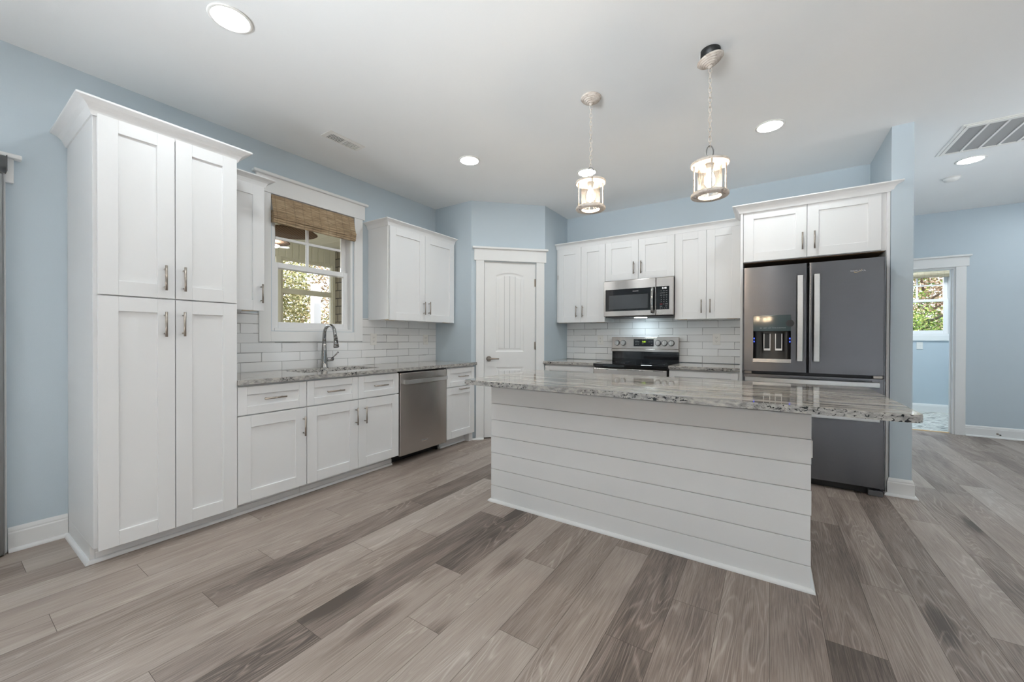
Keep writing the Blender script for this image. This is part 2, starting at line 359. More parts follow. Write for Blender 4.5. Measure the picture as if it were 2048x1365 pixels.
class MB:
    def __init__(s, T=T_w): s.bm = bmesh.new(); s.T = T
    def _merge(s, bm):
        for v in bm.verts: v.co = Vector(s.T(*v.co))
        me = bpy.data.meshes.new('t'); bm.to_mesh(me); bm.free(); s.bm.from_mesh(me); bpy.data.meshes.remove(me)
    def box(s, a, b, bev=0.0, seg=1, edges=None):
        bm = bmesh.new(); bmesh.ops.create_cube(bm, size=1)
        lo = [min(a[i], b[i]) for i in range(3)]; hi = [max(a[i], b[i]) for i in range(3)]
        for v in bm.verts: v.co = Vector([lo[i] + (v.co[i] + .5) * (hi[i] - lo[i]) for i in range(3)])
        if bev:
            ge = bm.edges[:] if edges is None else [e for e in bm.edges if edges(e)]
            bmesh.ops.bevel(bm, geom=ge, offset=bev, segments=seg, affect='EDGES', profile=.5)
        s._merge(bm); return s
    def cyl(s, a, b, r, n=16, r2=None, caps=True):
        a = Vector(a); b = Vector(b); ax = (b - a).normalized(); r2 = r if r2 is None else r2
        p = ax.orthogonal().normalized(); q = ax.cross(p)
        bm = bmesh.new(); ra = []; rb = []
        for i in range(n):
            o = p * math.cos(2 * PI * i / n) + q * math.sin(2 * PI * i / n)
            ra.append(bm.verts.new(a + o * r)); rb.append(bm.verts.new(b + o * r2))
        for i in range(n):
            j = (i + 1) % n; bm.faces.new((ra[i], ra[j], rb[j], rb[i])).smooth = True
        if caps: bm.faces.new(ra[::-1]); bm.faces.new(rb)
        s._merge(bm); return s
    def tube(s, pts, r, n=12, closed=False):
        pts = [Vector(p) for p in pts]; rr = r if isinstance(r, (list, tuple)) else [r] * len(pts)
        bm = bmesh.new(); rings = []; m = len(pts); up = None
        for i, p in enumerate(pts):
            a = pts[(i - 1) % m] if closed or i else p; b = pts[(i + 1) % m] if closed or i < m - 1 else p
            t = (b - a).normalized()
            if up is None: up = t.orthogonal().normalized()
            up = (up - t * up.dot(t)); up = up.normalized() if up.length > 1e-6 else t.orthogonal().normalized()
            q = t.cross(up)
            rings.append([bm.verts.new(p + (up * math.cos(2 * PI * k / n) + q * math.sin(2 * PI * k / n)) * rr[i]) for k in range(n)])
        for i in range(m if closed else m - 1):
            A, Bq = rings[i], rings[(i + 1) % m]
            for k in range(n): bm.faces.new((A[k], A[(k + 1) % n], Bq[(k + 1) % n], Bq[k])).smooth = True
        if not closed: bm.faces.new(rings[0][::-1]); bm.faces.new(rings[-1])
        s._merge(bm); return s
    def lathe(s, prof, c=(0, 0, 0), n=40, flat=False):
        bm = bmesh.new(); rings = []
        for r, z in prof:
            rings.append([bm.verts.new((c[0] + r * math.cos(2 * PI * k / n), c[1] + r * math.sin(2 * PI * k / n), c[2] + z)) for k in range(n)] if r > 1e-6 else [bm.verts.new((c[0], c[1], c[2] + z))])
        for A, Bq in zip(rings, rings[1:]):
            for k in range(n):
                j = (k + 1) % n
                f = [A[k], A[j], Bq[j], Bq[k]] if len(A) > 1 and len(Bq) > 1 else ([A[0], Bq[j], Bq[k]] if len(A) == 1 else [A[k], A[j], Bq[0]])
                bm.faces.new(f).smooth = not flat
        s._merge(bm); return s
    def prism(s, poly, z0, z1, bev=0.0, seg=2):
        """poly in (u, d), extruded in z"""
        bm = bmesh.new(); a = [bm.verts.new((p[0], p[1], z0)) for p in poly]; b = [bm.verts.new((p[0], p[1], z1)) for p in poly]
        n = len(poly)
        bm.faces.new(a[::-1]); bm.faces.new(b)
        for i in range(n): bm.faces.new((a[i], a[(i + 1) % n], b[(i + 1) % n], b[i]))
        if bev:
            bmesh.ops.bevel(bm, geom=[e for e in bm.edges if abs(e.verts[0].co.z - e.verts[1].co.z) < 1e-6], offset=bev, segments=seg, affect='EDGES')
        s._merge(bm); return s
    def extrude(s, poly, u0, u1, smooth=False):
        """poly in (d, z), extruded along u"""
        bm = bmesh.new(); a = [bm.verts.new((u0, p[0], p[1])) for p in poly]; b = [bm.verts.new((u1, p[0], p[1])) for p in poly]; n = len(poly)
        bm.faces.new(a); bm.faces.new(b[::-1])
        for i in range(n): bm.faces.new((a[i], b[i], b[(i + 1) % n], a[(i + 1) % n])).smooth = smooth
        s._merge(bm); return s
    def sweep(s, prof, path, closed_prof=True, smooth=False):
        """profile (o, z): o to the right of the path direction; mitred along the path in (x, y)"""
        bm = bmesh.new(); P = [Vector(p) for p in path]; n = len(P); rings = []
        for i, p in enumerate(P):
            d1 = (P[i] - P[i - 1]).normalized() if i else None; d2 = (P[i + 1] - P[i]).normalized() if i < n - 1 else None
            r1 = Vector((d1.y, -d1.x)) if d1 else None; r2 = Vector((d2.y, -d2.x)) if d2 else None
            if r1 and r2:
                m = (r1 + r2).normalized(); k = 1 / max(.2, m.dot(r1)); off = m * k
            else: off = r1 or r2
            rings.append([bm.verts.new((p.x + off.x * o, p.y + off.y * o, z)) for o, z in prof])
        k = len(prof)
        for A, Bq in zip(rings, rings[1:]):
            for j in range(k if closed_prof else k - 1):
                f = bm.faces.new((A[j], A[(j + 1) % k], Bq[(j + 1) % k], Bq[j])); f.smooth = smooth
        bm.faces.new(rings[0]); bm.faces.new(rings[-1][::-1])
        s._merge(bm); return s
    def quad(s, pts, smooth=False):
        f = s.bm.faces.new([s.bm.verts.new(Vector(s.T(*p))) for p in pts]); f.smooth = smooth; return f
    def build(s, name, mat, parent=None, origin=None, recalc=True, autosmooth=False):
        if recalc: bmesh.ops.recalc_face_normals(s.bm, faces=s.bm.faces[:])
        bb = [v.co for v in s.bm.verts]
        if parent is not None: org = ORG[parent.name]
        elif origin is not None: org = Vector(origin)
        else:
            org = Vector(((min(c.x for c in bb) + max(c.x for c in bb)) / 2, (min(c.y for c in bb) + max(c.y for c in bb)) / 2, min(c.z for c in bb)))
        for v in s.bm.verts: v.co -= org
        me = bpy.data.meshes.new(name); s.bm.to_mesh(me); s.bm.free()
        me.materials.append(mat)
        o = bpy.data.objects.new(name, me); COL.objects.link(o)
        if parent is not None: o.parent = parent
        else: o.location = org
        ORG[o.name] = org
        return o
ORG = {}
def thing(name, label, cat, loc, group=None):
    o = bpy.data.objects.new(name, None); COL.objects.link(o); o.location = loc; o.empty_display_size = .1
    ORG[o.name] = Vector(loc); return tag(o, label, cat, group)
def tag(o, label, cat, group=None, kind=None):
    o['label'] = label; o['category'] = cat
    if group: o['group'] = group
    if kind: o['kind'] = kind
    return o
def struct(o, label=None):
    o['kind'] = 'structure'
    if label: o['label'] = label
    return o
def lab(o, label): o['label'] = label; return o
def copy_thing(root, loc, label, group=None):
    r = root.copy(); COL.objects.link(r); r.location = loc; r['label'] = label
    for ch in root.children:
        c = ch.copy(); COL.objects.link(c); c.parent = r
        for g in ch.children:
            d = g.copy(); COL.objects.link(d); d.parent = c
    return r
def text_into(mb, txt, size, place, align='CENTER', ext=.0004):
    """lettering: place(x, y, h) maps letter space to the builder's local space"""
    cu = bpy.data.curves.new('lettering', 'FONT'); cu.body = txt; cu.size = size; cu.align_x = align; cu.align_y = 'CENTER'; cu.extrude = ext
    ob = bpy.data.objects.new('lettering', cu); COL.objects.link(ob)
    dg = bpy.context.evaluated_depsgraph_get(); dg.update()
    me = bpy.data.meshes.new_from_object(ob.evaluated_get(dg))
    bm = bmesh.new(); bm.from_mesh(me)
    for v in bm.verts: v.co = Vector(place(v.co.x, v.co.y, v.co.z + ext))
    bpy.data.meshes.remove(me); bpy.data.objects.remove(ob); bpy.data.curves.remove(cu)
    mb._merge(bm)

# ------------------------------------------------------------------ floor: one vinyl-plank floor, every plank its own face
def build_floor():
    W = .1797; L = 1.22; X0 = 1.455
    ends = {-4: .602, -3: .29, -2: 1.01, -1: .700, 0: 1.35, 1: 1.65, 2: .843, 3: 1.456, 4: 1.112, 5: 1.751, 6: 1.265, 7: 2.14, 8: 1.476, 9: 1.84, 12: 1.917, 13: 2.46, 14: 2.75, 15: 2.29, 16: 3.11, 18: 4.57}
    tones = {(-1, 0): .20, (2, -1): .10, (3, 0): .12, (8, 0): .14, (8, -1): .16, (12, -1): .10, (14, 0): .22, (15, -1): .30, (18, 0): .42, (0, 0): .66, (-3, 0): .58, (7, -1): .50, (6, -1): .62, (1, 0): .62, (4, 0): .60, (9, -1): .34, (10, 0): .3, (11, 0): .34, (-2, -1): .36, (5, 0): .40, (6, 0): .38, (7, 0): .36}
    rnd = random.Random(11)
    bm = bmesh.new(); tn = bm.faces.layers.float.new('tone'); sd = bm.faces.layers.float.new('seed')
    g = .0007
    i0 = math.floor((0 - X0) / W) - 0; i1 = math.ceil((8.2 - X0) / W)
    for i in range(i0, i1):
        e = ends.get(i, rnd.uniform(0, L)); k = math.floor((-3.5 - e) / L)
        while e + k * L < 7.06:
            x0 = max(0, X0 + i * W); x1 = min(8.2, X0 + (i + 1) * W); y0 = max(-3.5, e + k * L); y1 = min(7.05, e + (k + 1) * L)
            t = tones.get((i, k), min(.8, max(.1, rnd.gauss(.52, .14))))
            if y1 > y0 and x1 > x0:
                f = bm.faces.new([bm.verts.new(p) for p in ((x0 + g, y0 + g, 0), (x1 - g, y0 + g, 0), (x1 - g, y1 - g, 0), (x0 + g, y1 - g, 0))])
                f[tn] = t; f[sd] = rnd.random() * 3
            k += 1
    n0 = len(bm.faces)
    v = [bm.verts.new(p) for p in ((-.0, -3.5, -.0006), (8.2, -3.5, -.0006), (8.2, 7.05, -.0006), (0, 7.05, -.0006), (0, -3.5, -.06), (8.2, -3.5, -.06), (8.2, 7.05, -.06), (0, 7.05, -.06))]
    bm.faces.ensure_lookup_table()
    for q in ((0, 1, 2, 3), (7, 6, 5, 4), (0, 4, 5, 1), (1, 5, 6, 2), (2, 6, 7, 3), (3, 7, 4, 0)):
        f = bm.faces.new([v[j] for j in q]); f.material_index = 1
    me = bpy.data.meshes.new('floor'); bm.to_mesh(me); bm.free()
    me.materials.append(M['floor']); me.materials.append(M['gap'])
    o = bpy.data.objects.new('floor', me); COL.objects.link(o); ORG[o.name] = Vector((0, 0, 0))
    return struct(o)
build_floor()

# ------------------------------------------------------------------ room shell
t = .14
m = MB(); m.box((-t, -3.5 - t, CEIL), (8.2 + t, 9.2, CEIL + .1)); struct(m.build('ceiling', M['ceiling']))
WY0, WY1, WZ0, WZ1 = 1.590, 2.338, 1.222, 2.346           # kitchen window opening
m = MB(); m.box((-t, -3.5 - t, 0), (0, WY0, CEIL)).box((-t, WY1, 0), (0, B + t, CEIL)).box((-t, WY0, 0), (0, WY1, WZ0)).box((-t, WY0, WZ1), (0, WY1, CEIL))
struct(m.build('wall_left', M['blue']))
m = MB(); m.box((1.187, B, 0), (4.182, B + t, CEIL)); struct(m.build('wall_back', M['blue']))
m = MB(); m.box((0, 3.479, 0), (.566, 3.57, CEIL)); struct(m.build('wall_pantry_left', M['blue']))
m = MB(); m.box((1.10, 4.10, 0), (1.187, B, CEIL)); struct(m.build('wall_pantry_right', M['blue']))
L_D = (P1 - P0).length
m = MB(T_diag); m.box((0, -.1, 0), (.146, 0, CEIL)).box((.768, -.1, 0), (L_D, 0, CEIL)).box((.146, -.1, 2.058), (.768, 0, CEIL))
struct(m.build('wall_pantry', M['blue']))
m = MB(); m.box((4.178, 3.98, 0), (4.298, 6.986, CEIL)); struct(m.build('wall_column', M['blue']))
DX0, DX1, DZ = 4.50, 5.329, 2.054                          # opening to the laundry
m = MB(); m.box((4.298, 6.986, 0), (DX0, 7.106, CEIL)).box((DX1, 6.986, 0), (8.2, 7.106, CEIL)).box((DX0, 6.986, DZ), (DX1, 7.106, CEIL))
struct(m.build('wall_far', M['blue']))
m = MB(); m.box((8.2, -3.5 - t, 0), (8.2 + t, 7.106, CEIL)); struct(m.build('wall_right', M['blue']))
m = MB(); m.box((-t, -3.5 - t, 0), (8.2 + t, -3.5, CEIL)); struct(m.build('wall_rear', M['blue']))
# laundry beyond the doorway
LY = 8.928
LX0, LX1, LZ0, LZ1 = 5.085, 5.812, 1.236, 2.30
m = MB(); m.box((3.9, LY, 0), (LX0, LY + t, CEIL)).box((LX1, LY, 0), (6.5, LY + t, CEIL)).box((LX0, LY, 0), (LX1, LY + t, LZ0)).box((LX0, LY, LZ1), (LX1, LY + t, CEIL))
struct(m.build('wall_laundry_back', M['blue']))
m = MB(); m.box((3.9 - t, 7.106, 0), (3.9, LY + t, CEIL)); struct(m.build('wall_laundry_left', M['blue']))
m = MB(); m.box((6.5, 7.106, 0), (6.5 + t, LY + t, CEIL)); struct(m.build('wall_laundry_right', M['blue']))
m = MB(); m.box((3.9, 7.05, -.06), (6.5, LY, -.001)); struct(m.build('floor_laundry', M['mosaic']))
m = MB(); m.extrude([(7.03, 0), (7.03, .003), (7.045, .007), (7.065, .007), (7.075, 0)], DX0, DX1); struct(m.build('trim_threshold', M['rawwood']))

# baseboards: moulded profile (o outwards, z)
BBP = [(0, 0), (.014, 0), (.014, .098), (.011, .104), (.011, .112), (.007, .124), (.004, .130), (0, .130)]
SHP = [(0, 0), (.018, 0), (.0175, .005), (.0155, .010), (.0115, .0145), (.006, .0172), (0, .018)]
def baseboard(name, path, shoe=True):
    m = MB(); m.sweep(BBP, path)
    if shoe: m.sweep([(o + .014, z) for o, z in SHP], path)
    return struct(m.build(name, M['trim']))
baseboard('baseboard_left', [(0, .252), (0, .468)])
baseboard('baseboard_column', [(4.178, 4.05), (4.178, 3.98), (4.298, 3.98), (4.298, 6.97)])
baseboard('baseboard_far', [(5.412, 6.986), (8.19, 6.986)])
baseboard('baseboard_laundry', [(3.9, LY), (6.5, LY)], False)

# ------------------------------------------------------------------ kitchen window
def casing(name, T, u0, u1, ui0, ui1, zb, zt, ztop, capo, bottom=None, full=False, d=.02):
    m = MB(T)
    z0 = bottom if bottom is not None else 0
    m.box((u0, 0, z0), (ui0, d, zt), .002); m.box((ui1, 0, z0), (u1, d, zt), .002)
    m.box((u0 - .022, 0, zt), (u1 + .022, d + .006, ztop), .002)
    m.box((u0 - .022 - capo, 0, ztop), (u1 + .022 + capo, d + .030, ztop + .022), .003)
    if bottom is not None: m.box((ui0, 0, z0), (ui1, d - .001, zb), .002)
    return struct(m.build(name, M['trim']))
casing('trim_1', T_left, 1.487, 2.440, 1.578, 2.348, 1.218, 2.346, 2.482, .025, bottom=1.130)

def window_unit(name, T, u0, u1, z0, z1, meet, munt_u, munt_z, dep=.14):
    """double-hung unit in an opening; d negative goes into the wall"""
    fr = MB(T)
    a = .022
    fr.box((u0, -dep, z0), (u0 + a, 0, z1)).box((u1 - a, -dep, z0), (u1, 0, z1)).box((u0 + a, -dep, z1 - a), (u1 - a, 0, z1)).box((u0 + a, -dep, z0), (u1 - a, .006, z0 + .020))
    root = struct(fr.build(name, M['vinyl']))
    lo, li = u0 + a, u1 - a
    s = MB(T); k = .050
    d0, d1 = -.072, -.040
    s.box((lo, d0, z0 + .020), (lo + k, d1, meet), .003).box((li - k, d0, z0 + .020), (li, d1, meet), .003)
    s.box((lo + k, d0, z0 + .020), (li - k, d1, z0 + .075), .003).box((lo + k, d0, meet - .045), (li - k, d1, meet), .003)
    low = s.build('lower_sash', M['vinyl'], root)
    g = MB(T); g.box((lo + k, -.058, z0 + .075), (li - k, -.054, meet - .045)); g.build('pane', M['pane'], low)
    s = MB(T); d0, d1 = -.108, -.076
    s.box((lo, d0, meet - .045), (lo + k - .006, d1, z1 - a), .003).box((li - k + .006, d0, meet - .045), (li, d1, z1 - a), .003)
    s.box((lo + k, d0, z1 - a - .045), (li - k, d1, z1 - a), .003).box((lo + k, d0, meet - .045), (li - k, d1, meet), .003)
    s.box((munt_u - .010, d0 + .005, meet), (munt_u + .010, d1 - .005, munt_z - .010)).box((munt_u - .010, d0 + .005, munt_z + .010), (munt_u + .010, d1 - .005, z1 - a - .045)).box((lo + k, d0 + .006, munt_z - .010), (li - k, d1 - .006, munt_z + .010))
    up = s.build('upper_sash', M['vinyl'], root)
    g = MB(T); g.box((lo + k, -.094, meet), (li - k, -.090, z1 - a - .045)); g.build('pane', M['pane'], up)
    return root
window_unit('window_1', T_left, WY0, WY1, WZ0, WZ1, 1.800, 1.936, 2.016)
T_lau = lambda u, d, z: (u, LY - d, z)
window_unit('window_2', T_lau, LX0, LX1, LZ0, LZ1, 1.817, 5.446, 2.040)
casing('trim_2', T_lau, 4.995, 5.90, LX0 - .004, LX1 + .004, LZ0, LZ1, 2.40, .02, bottom=1.147)

def roman_shade(name, T, u0, u1, ztop, zfold, zbot, mat, label, d0=.003):
    root = thing(name, label, 'window shade', T((u0 + u1) / 2, d0, zbot))
    m = MB(T)
    face = [(d0 + .012, ztop), (d0 + .014, ztop - .02), (d0 + .034, zfold + .035), (d0 + .045, zfold)]
    m.extrude(face + [(p[0] - .004, p[1]) for p in reversed(face)], u0, u1)
    m.build('valance', mat, root)
    m = MB(T); n = 5; h = (zfold - zbot) / n
    for i in range(n):
        z1 = zfold + .012 - i * h; z0 = z1 - h * 1.35; dd = .052 + .006 * math.sin(i * 1.3) + (.004 if i > 1 else 0)
        prof = [(d0 + .006, z1), (d0 + dd - .012, z1 - .002), (d0 + dd, z1 - h * .55), (d0 + dd - .004, z0 + .002), (d0 + dd - .02, z0), (d0 + .006, z0 + .006)]
        m.extrude(prof, u0 + .002 * (i % 2), u1 - .003 * ((i + 1) % 2))
    m.build('fold_stack', mat, root)
    m = MB(T); m.box((u0, d0, ztop - .03), (u1, d0 + .011, ztop)); m.build('headrail', mat, root)
    return root
roman_shade('bamboo_shade', T_left, 1.580, 2.338, 2.338, 2.195, 2.100, M['bamboo'], 'raised brown woven bamboo roman shade over the kitchen sink window', .006)
roman_shade('bamboo_shade', T_lau, LX0 + .002, LX1 - .002, LZ1 - .002, 2.20, 2.145, M['bamboo2'], 'raised pale woven shade on the window seen through the hall doorway', .003)

# ------------------------------------------------------------------ pantry door and casings
casing('trim_3', T_diag, .053, .866, .146, .768, 2.062, 2.062, 2.195, .02)
T_far = lambda u, d, z: (u, 6.986 - d, z)
casing('trim_4', T_far, 4.412, 5.413, DX0 + .004, DX1 - .004, DZ, DZ, 2.172, .018)
m = MB(); m.box((DX1 - .02, 6.986, 0), (DX1, 7.106, DZ - .02)).box((DX0, 6.986, 0), (DX0 + .02, 7.106, DZ - .02)).box((DX0, 6.986, DZ - .02), (DX1, 7.106, DZ)).box((DX1 - .032, 7.03, 0), (DX1 - .02, 7.07, DZ - .02))
struct(m.build('trim_5', M['trim']))
m = MB(T_diag); m.box((.134, -.1, 0), (.150, -.012, 2.058)).box((.764, -.1, 0), (.780, -.012, 2.058)).box((.150, -.1, 2.050), (.764, -.012, 2.066)); struct(m.build('trim_6', M['trim']))
m = MB(); m.sweep([(.021 + o, z) for o, z in SHP], [tuple(T_diag(.0, 0, 0)[:2]), tuple(T_diag(.142, 0, 0)[:2])]); struct(m.build('trim_7', M['trim']))

def pantry_door():
    u0, u1, z0, z1 = .152, .762, .012, 2.048
    root_m = MB(T_diag); root_m.box((u0, -.046, z0), (u1, -.022, z1))
    bm = bmesh.new()
    def loop(pts, d): return [bm.verts.new((p[0], d, p[1])) for p in pts]
    def edges(vs): return [bm.edges.new((vs[i], vs[(i + 1) % len(vs)])) for i in range(len(vs))]
    def outline(a, b, c, e, arch, ins):
        a, b, c, e = a + ins, b - ins, c + ins, e - ins
        pts = [(a, c), (b, c), (b, e)]
        for i in range(1, 12):
            s = i / 12; pts.append((b + (a - b) * s, e + arch * math.sin(PI * s)))
        pts.append((a, e)); return pts
    fd = -.011
    outer = loop([(u0, z0), (u1, z0), (u1, z1), (u0, z1)], fd); E = edges(outer)
    back = loop([(u0, z0), (u1, z0), (u1, z1), (u0, z1)], -.022)
    for i in range(4): bm.faces.new((outer[i], outer[(i + 1) % 4], back[(i + 1) % 4], back[i]))
    for (a, b, c, e, ar) in ((.286, .623, 1.007, 1.900, .036), (.289, .622, .200, .829, 0)):
        lp = [loop(outline(a, b, c, e, ar, i), d) for i, d in ((0, fd), (.012, fd - .006), (.022, fd - .0075), (.032, fd - .007), (.040, fd - .003))]
        E += edges(lp[0]); n = len(lp[0])
        for A, Bq in zip(lp, lp[1:]):
            for i in range(n): bm.faces.new((A[i], A[(i + 1) % n], Bq[(i + 1) % n], Bq[i]))
        bm.faces.new(lp[-1])
    bmesh.ops.triangle_fill(bm, edges=E, use_beauty=True, use_dissolve=False)
    root_m._merge(bm)
    d = struct(root_m.build('door_1', M['trim']))
    g = MB(T_diag)
    for k in range(1, 4):
        u = .326 + (.583 - .326) * k / 4
        g.box((u - .0015, -.0145, 1.05), (u + .0015, -.0137, 1.895), 0).box((u - .0015, -.0145, .245), (u + .0015, -.0137, .785), 0)
    g.build('panel_groove', M['grout'], d)
    h = MB(T_diag); h.cyl((.206, -.011, .927), (.206, .000, .927), .031, 28); h.cyl((.206, .0, .927), (.206, .044, .927), .012, 16)
    h.tube([(.200, .044, .927), (.225, .047, .928), (.265, .046, .929), (.318, .040, .928)], [.011, .010, .0085, .0075], 12)
    lab(h.build('door_handle', M['nickel'], d), 'satin nickel lever handle')
    for z in (.24, 1.078, 1.825):
        h = MB(T_diag); h.cyl((.765, -.006, z - .046), (.765, -.006, z + .046), .007, 10); h.box((.750, -.0115, z - .045), (.764, -.0095, z + .045)); h.build('hinge', M['nickel'], d)
    return d
pantry_door()
m = MB(T_diag); m.box((.10, -.4, .0), (.80, -.395, 2.1)); struct(m.build('pantry_shade_sheet', M['dark']))  # near-black sheet painted for the unlit inside of the pantry

# patio door edge at the picture's left border: casing, screen cassette and track
m = MB(T_left); m.box((.160, 0, 0), (.249, .02, 1.990), .002).box((-1.9, 0, 1.990), (.276, .026, 2.118), .002).box((-1.95, 0, 2.118), (.302, .05, 2.140), .003)
struct(m.build('trim_8', M['trim']))
r = thing('retractable_door_screen', 'grey metal retractable screen with rounded top housing beside the white door casing', 'door screen', (.06, -.3, 0))
m = MB(T_left); arc = [(.027, 2.034), (.06, 2.030), (.075, 2.034)] + [(.075 + .032 * math.sin(a), 2.074 - .038 * math.cos(a)) for a in [PI * .12 * k for k in range(1, 8)]] + [(.06, 2.116), (.027, 2.112)]
m.extrude(arc, -1.75, .247, True); m.build('cassette', M['alu'], r)
m = MB(T_left); m.box((.246, .027, 2.030), (.250, .096, 2.114), .002); m.build('end_cap', M['greyplastic'], r)
m = MB(T_left); m.box((.20, .021, .004), (.2395, .058, 2.026), .006, 2); m.box((.175, .030, .004), (.2, .05, 2.026)); m.build('side_track', M['alu'], r)

# ------------------------------------------------------------------ tile backsplash
def backsplash(name, T, umin, umax, z0, rows, rh, tw, off_even, off_odd, hole=None, ztop=9):
    bm = bmesh.new(); tn = bm.faces.layers.float.new('tone'); rnd = random.Random(5); g = .0014
    for rI in range(rows):
        za = z0 + rI * rh + g; zb = min(z0 + (rI + 1) * rh - g, ztop); off = off_even if rI % 2 == 0 else off_odd
        k = math.floor((umin - off) / tw)
        while off + k * tw < umax:
            a = max(umin, off + k * tw + g); b = min(umax, off + (k + 1) * tw - g); k += 1
            if b - a < .006: continue
            segs = [(a, b, za, zb)]
            if hole:
                h0, h1, hz = hole
                if zb > hz and b > h0 and a < h1:
                    segs = []
                    if a < h0: segs.append((a, h0, za, zb))
                    if b > h1: segs.append((h1, b, za, zb))
                    if za < hz: segs.append((max(a, h0), min(b, h1), za, hz))
            tone = rnd.random()
            for (p, q, e, f) in segs:
                if q - p < .004 or f - e < .004: continue
                c = bmesh.new(); bmesh.ops.create_cube(c, size=1)
                for v in c.verts: v.co = Vector((p + (v.co.x + .5) * (q - p), .001 + (v.co.y + .5) * .009, e + (v.co.z + .5) * (f - e)))
                bmesh.ops.bevel(c, geom=[x for x in c.edges if min(v.co.y for v in x.verts) > .009], offset=.0022, segments=2, affect='EDGES')
                tl = rnd.uniform(-.0011, .0011), rnd.uniform(-.0008, .0008)
                for v in c.verts:
                    if v.co.y > .005: v.co.y += tl[0] * (v.co.x - p) / tw + tl[1] * (v.co.z - e) / rh
                vm = {v: bm.verts.new(Vector(T(*v.co))) for v in c.verts}
                for fc in c.faces:
                    nf = bm.faces.new([vm[v] for v in fc.verts]); nf[tn] = tone
                c.free()
    bmesh.ops.recalc_face_normals(bm, faces=bm.faces[:])
    me = bpy.data.meshes.new(name); bm.to_mesh(me); bm.free(); me.materials.append(M['tile'])
    o = bpy.data.objects.new(name, me); COL.objects.link(o); ORG[o.name] = Vector((0, 0, 0))
    zt = min(z0 + rows * rh, ztop)
    m = MB(T)
    if hole:
        m.box((umin, 0, z0), (hole[0], .0075, zt)).box((hole[1], 0, z0), (umax, .0075, zt)).box((hole[0], 0, z0), (hole[1], .0075, hole[2]))
    else: m.box((umin, 0, z0), (umax, .0075, zt))
    m.build('grout', M['grout'], o)
    return struct(o)
CT = .891
backsplash('wall_left_backsplash', T_left, 1.095, 3.478, CT - .002, 7, .0771, .307, 1.359, 1.5105, hole=(1.489, 2.438, 1.128), ztop=1.362)
backsplash('wall_back_backsplash', T_back, 1.189, 3.205, CT + .009, 7, .0771, .305, .984, 1.1365, ztop=1.43)

# ------------------------------------------------------------------ cabinets
def shaker(T, u0, u1, z0, z1, d, fw=.075, th=.02, name='door', parent=None):
    m = MB(T); e = .0012
    m.box((u0, d - th, z0), (u0 + fw, d, z1), e).box((u1 - fw, d - th, z0), (u1, d, z1), e)
    m.box((u0 + fw, d - th, z0), (u1 - fw, d, z0 + fw), e).box((u0 + fw, d - th, z1 - fw), (u1 - fw, d, z1), e)
    m.box((u0 + fw - .004, d - th + .001, z0 + fw - .004), (u1 - fw + .004, d - .0115, z1 - fw + .004))
    return m.build(name, M['white'], parent)
def pull(T, u, z, d, length, parent, vertical=True):
    m = MB(T); h = length / 2; st = .032
    if vertical:
        m.cyl((u, d + st, z - h), (u, d + st, z + h), .0058, 14)
        for s in (-1, 1): m.cyl((u, d, z + s * (h - .018)), (u, d + st, z + s * (h - .018)), .0042, 10)
    else:
        m.cyl((u - h, d + st, z), (u + h, d + st, z), .0058, 14)
        for s in (-1, 1): m.cyl((u + s * (h - .018), d, z), (u + s * (h - .018), d + st, z), .0042, 10)
    return m.build('handle', M['nickel'], parent)

CROWN_T = [(0, 0), (.010, .0), (.016, .012), (.022, .026), (.034, .048), (.054, .064), (.078, .074), (.092, .078), (.098, .080), (.098, .092), (0, .092)]
def crown_prof(proj, h, z0):
    sx, sz = proj / .098, h / .092
    return [(o * sx, z0 + z * sz) for o, z in CROWN_T]

# tall pantry cabinet
FD, FF = .632, .610                                   # door face and face-frame depths of the base run
r = thing('tall_pantry_cabinet', 'tall white four-door shaker pantry cabinet nearest the camera at the window wall', 'cabinet', (.305, .78, 0))
m = MB(T_left); m.box((.470, .003, .098), (1.093, FF, 2.300), .001).box((.470, .003, 0), (.488, FF - .082, .098)).box((1.075, .003, 0), (1.093, FF - .082, .098))
m.build('carcass', M['white'], r)
for (a, b, z0, z1, hu, hz) in ((.484, .7865, 1.378, 2.284, .741, 1.488), (.7905, 1.093, 1.378, 2.284, .825, 1.490), (.484, .7865, .086, 1.371, .741, 1.233), (.7905, 1.093, .086, 1.371, .822, 1.236)):
    dr = shaker(T_left, a, b, z0, z1, FD, parent=r); pull(T_left, hu, hz, FD, .137, dr)
m = MB(); m.sweep(crown_prof(.066, .070, 2.264), [(.003, .470), (FF + .010, .470), (FF + .010, 1.0935), (.38, 1.0935)])
m.build('crown_moulding', M['white'], r)

m = MB(); m.box((.505, .4885, 0), (.528, 1.0935, .098)); m.sweep(SHP, [(.003, .470), (.528, .470), (.528, 1.0935)])
KB = [(0, .02), (.006, .02), (.006, .05), (.004, .052), (0, .052)]
m.sweep(KB, [(.528, .490), (.528, 1.0935)]); m.build('toe_kick', M['white'], r)

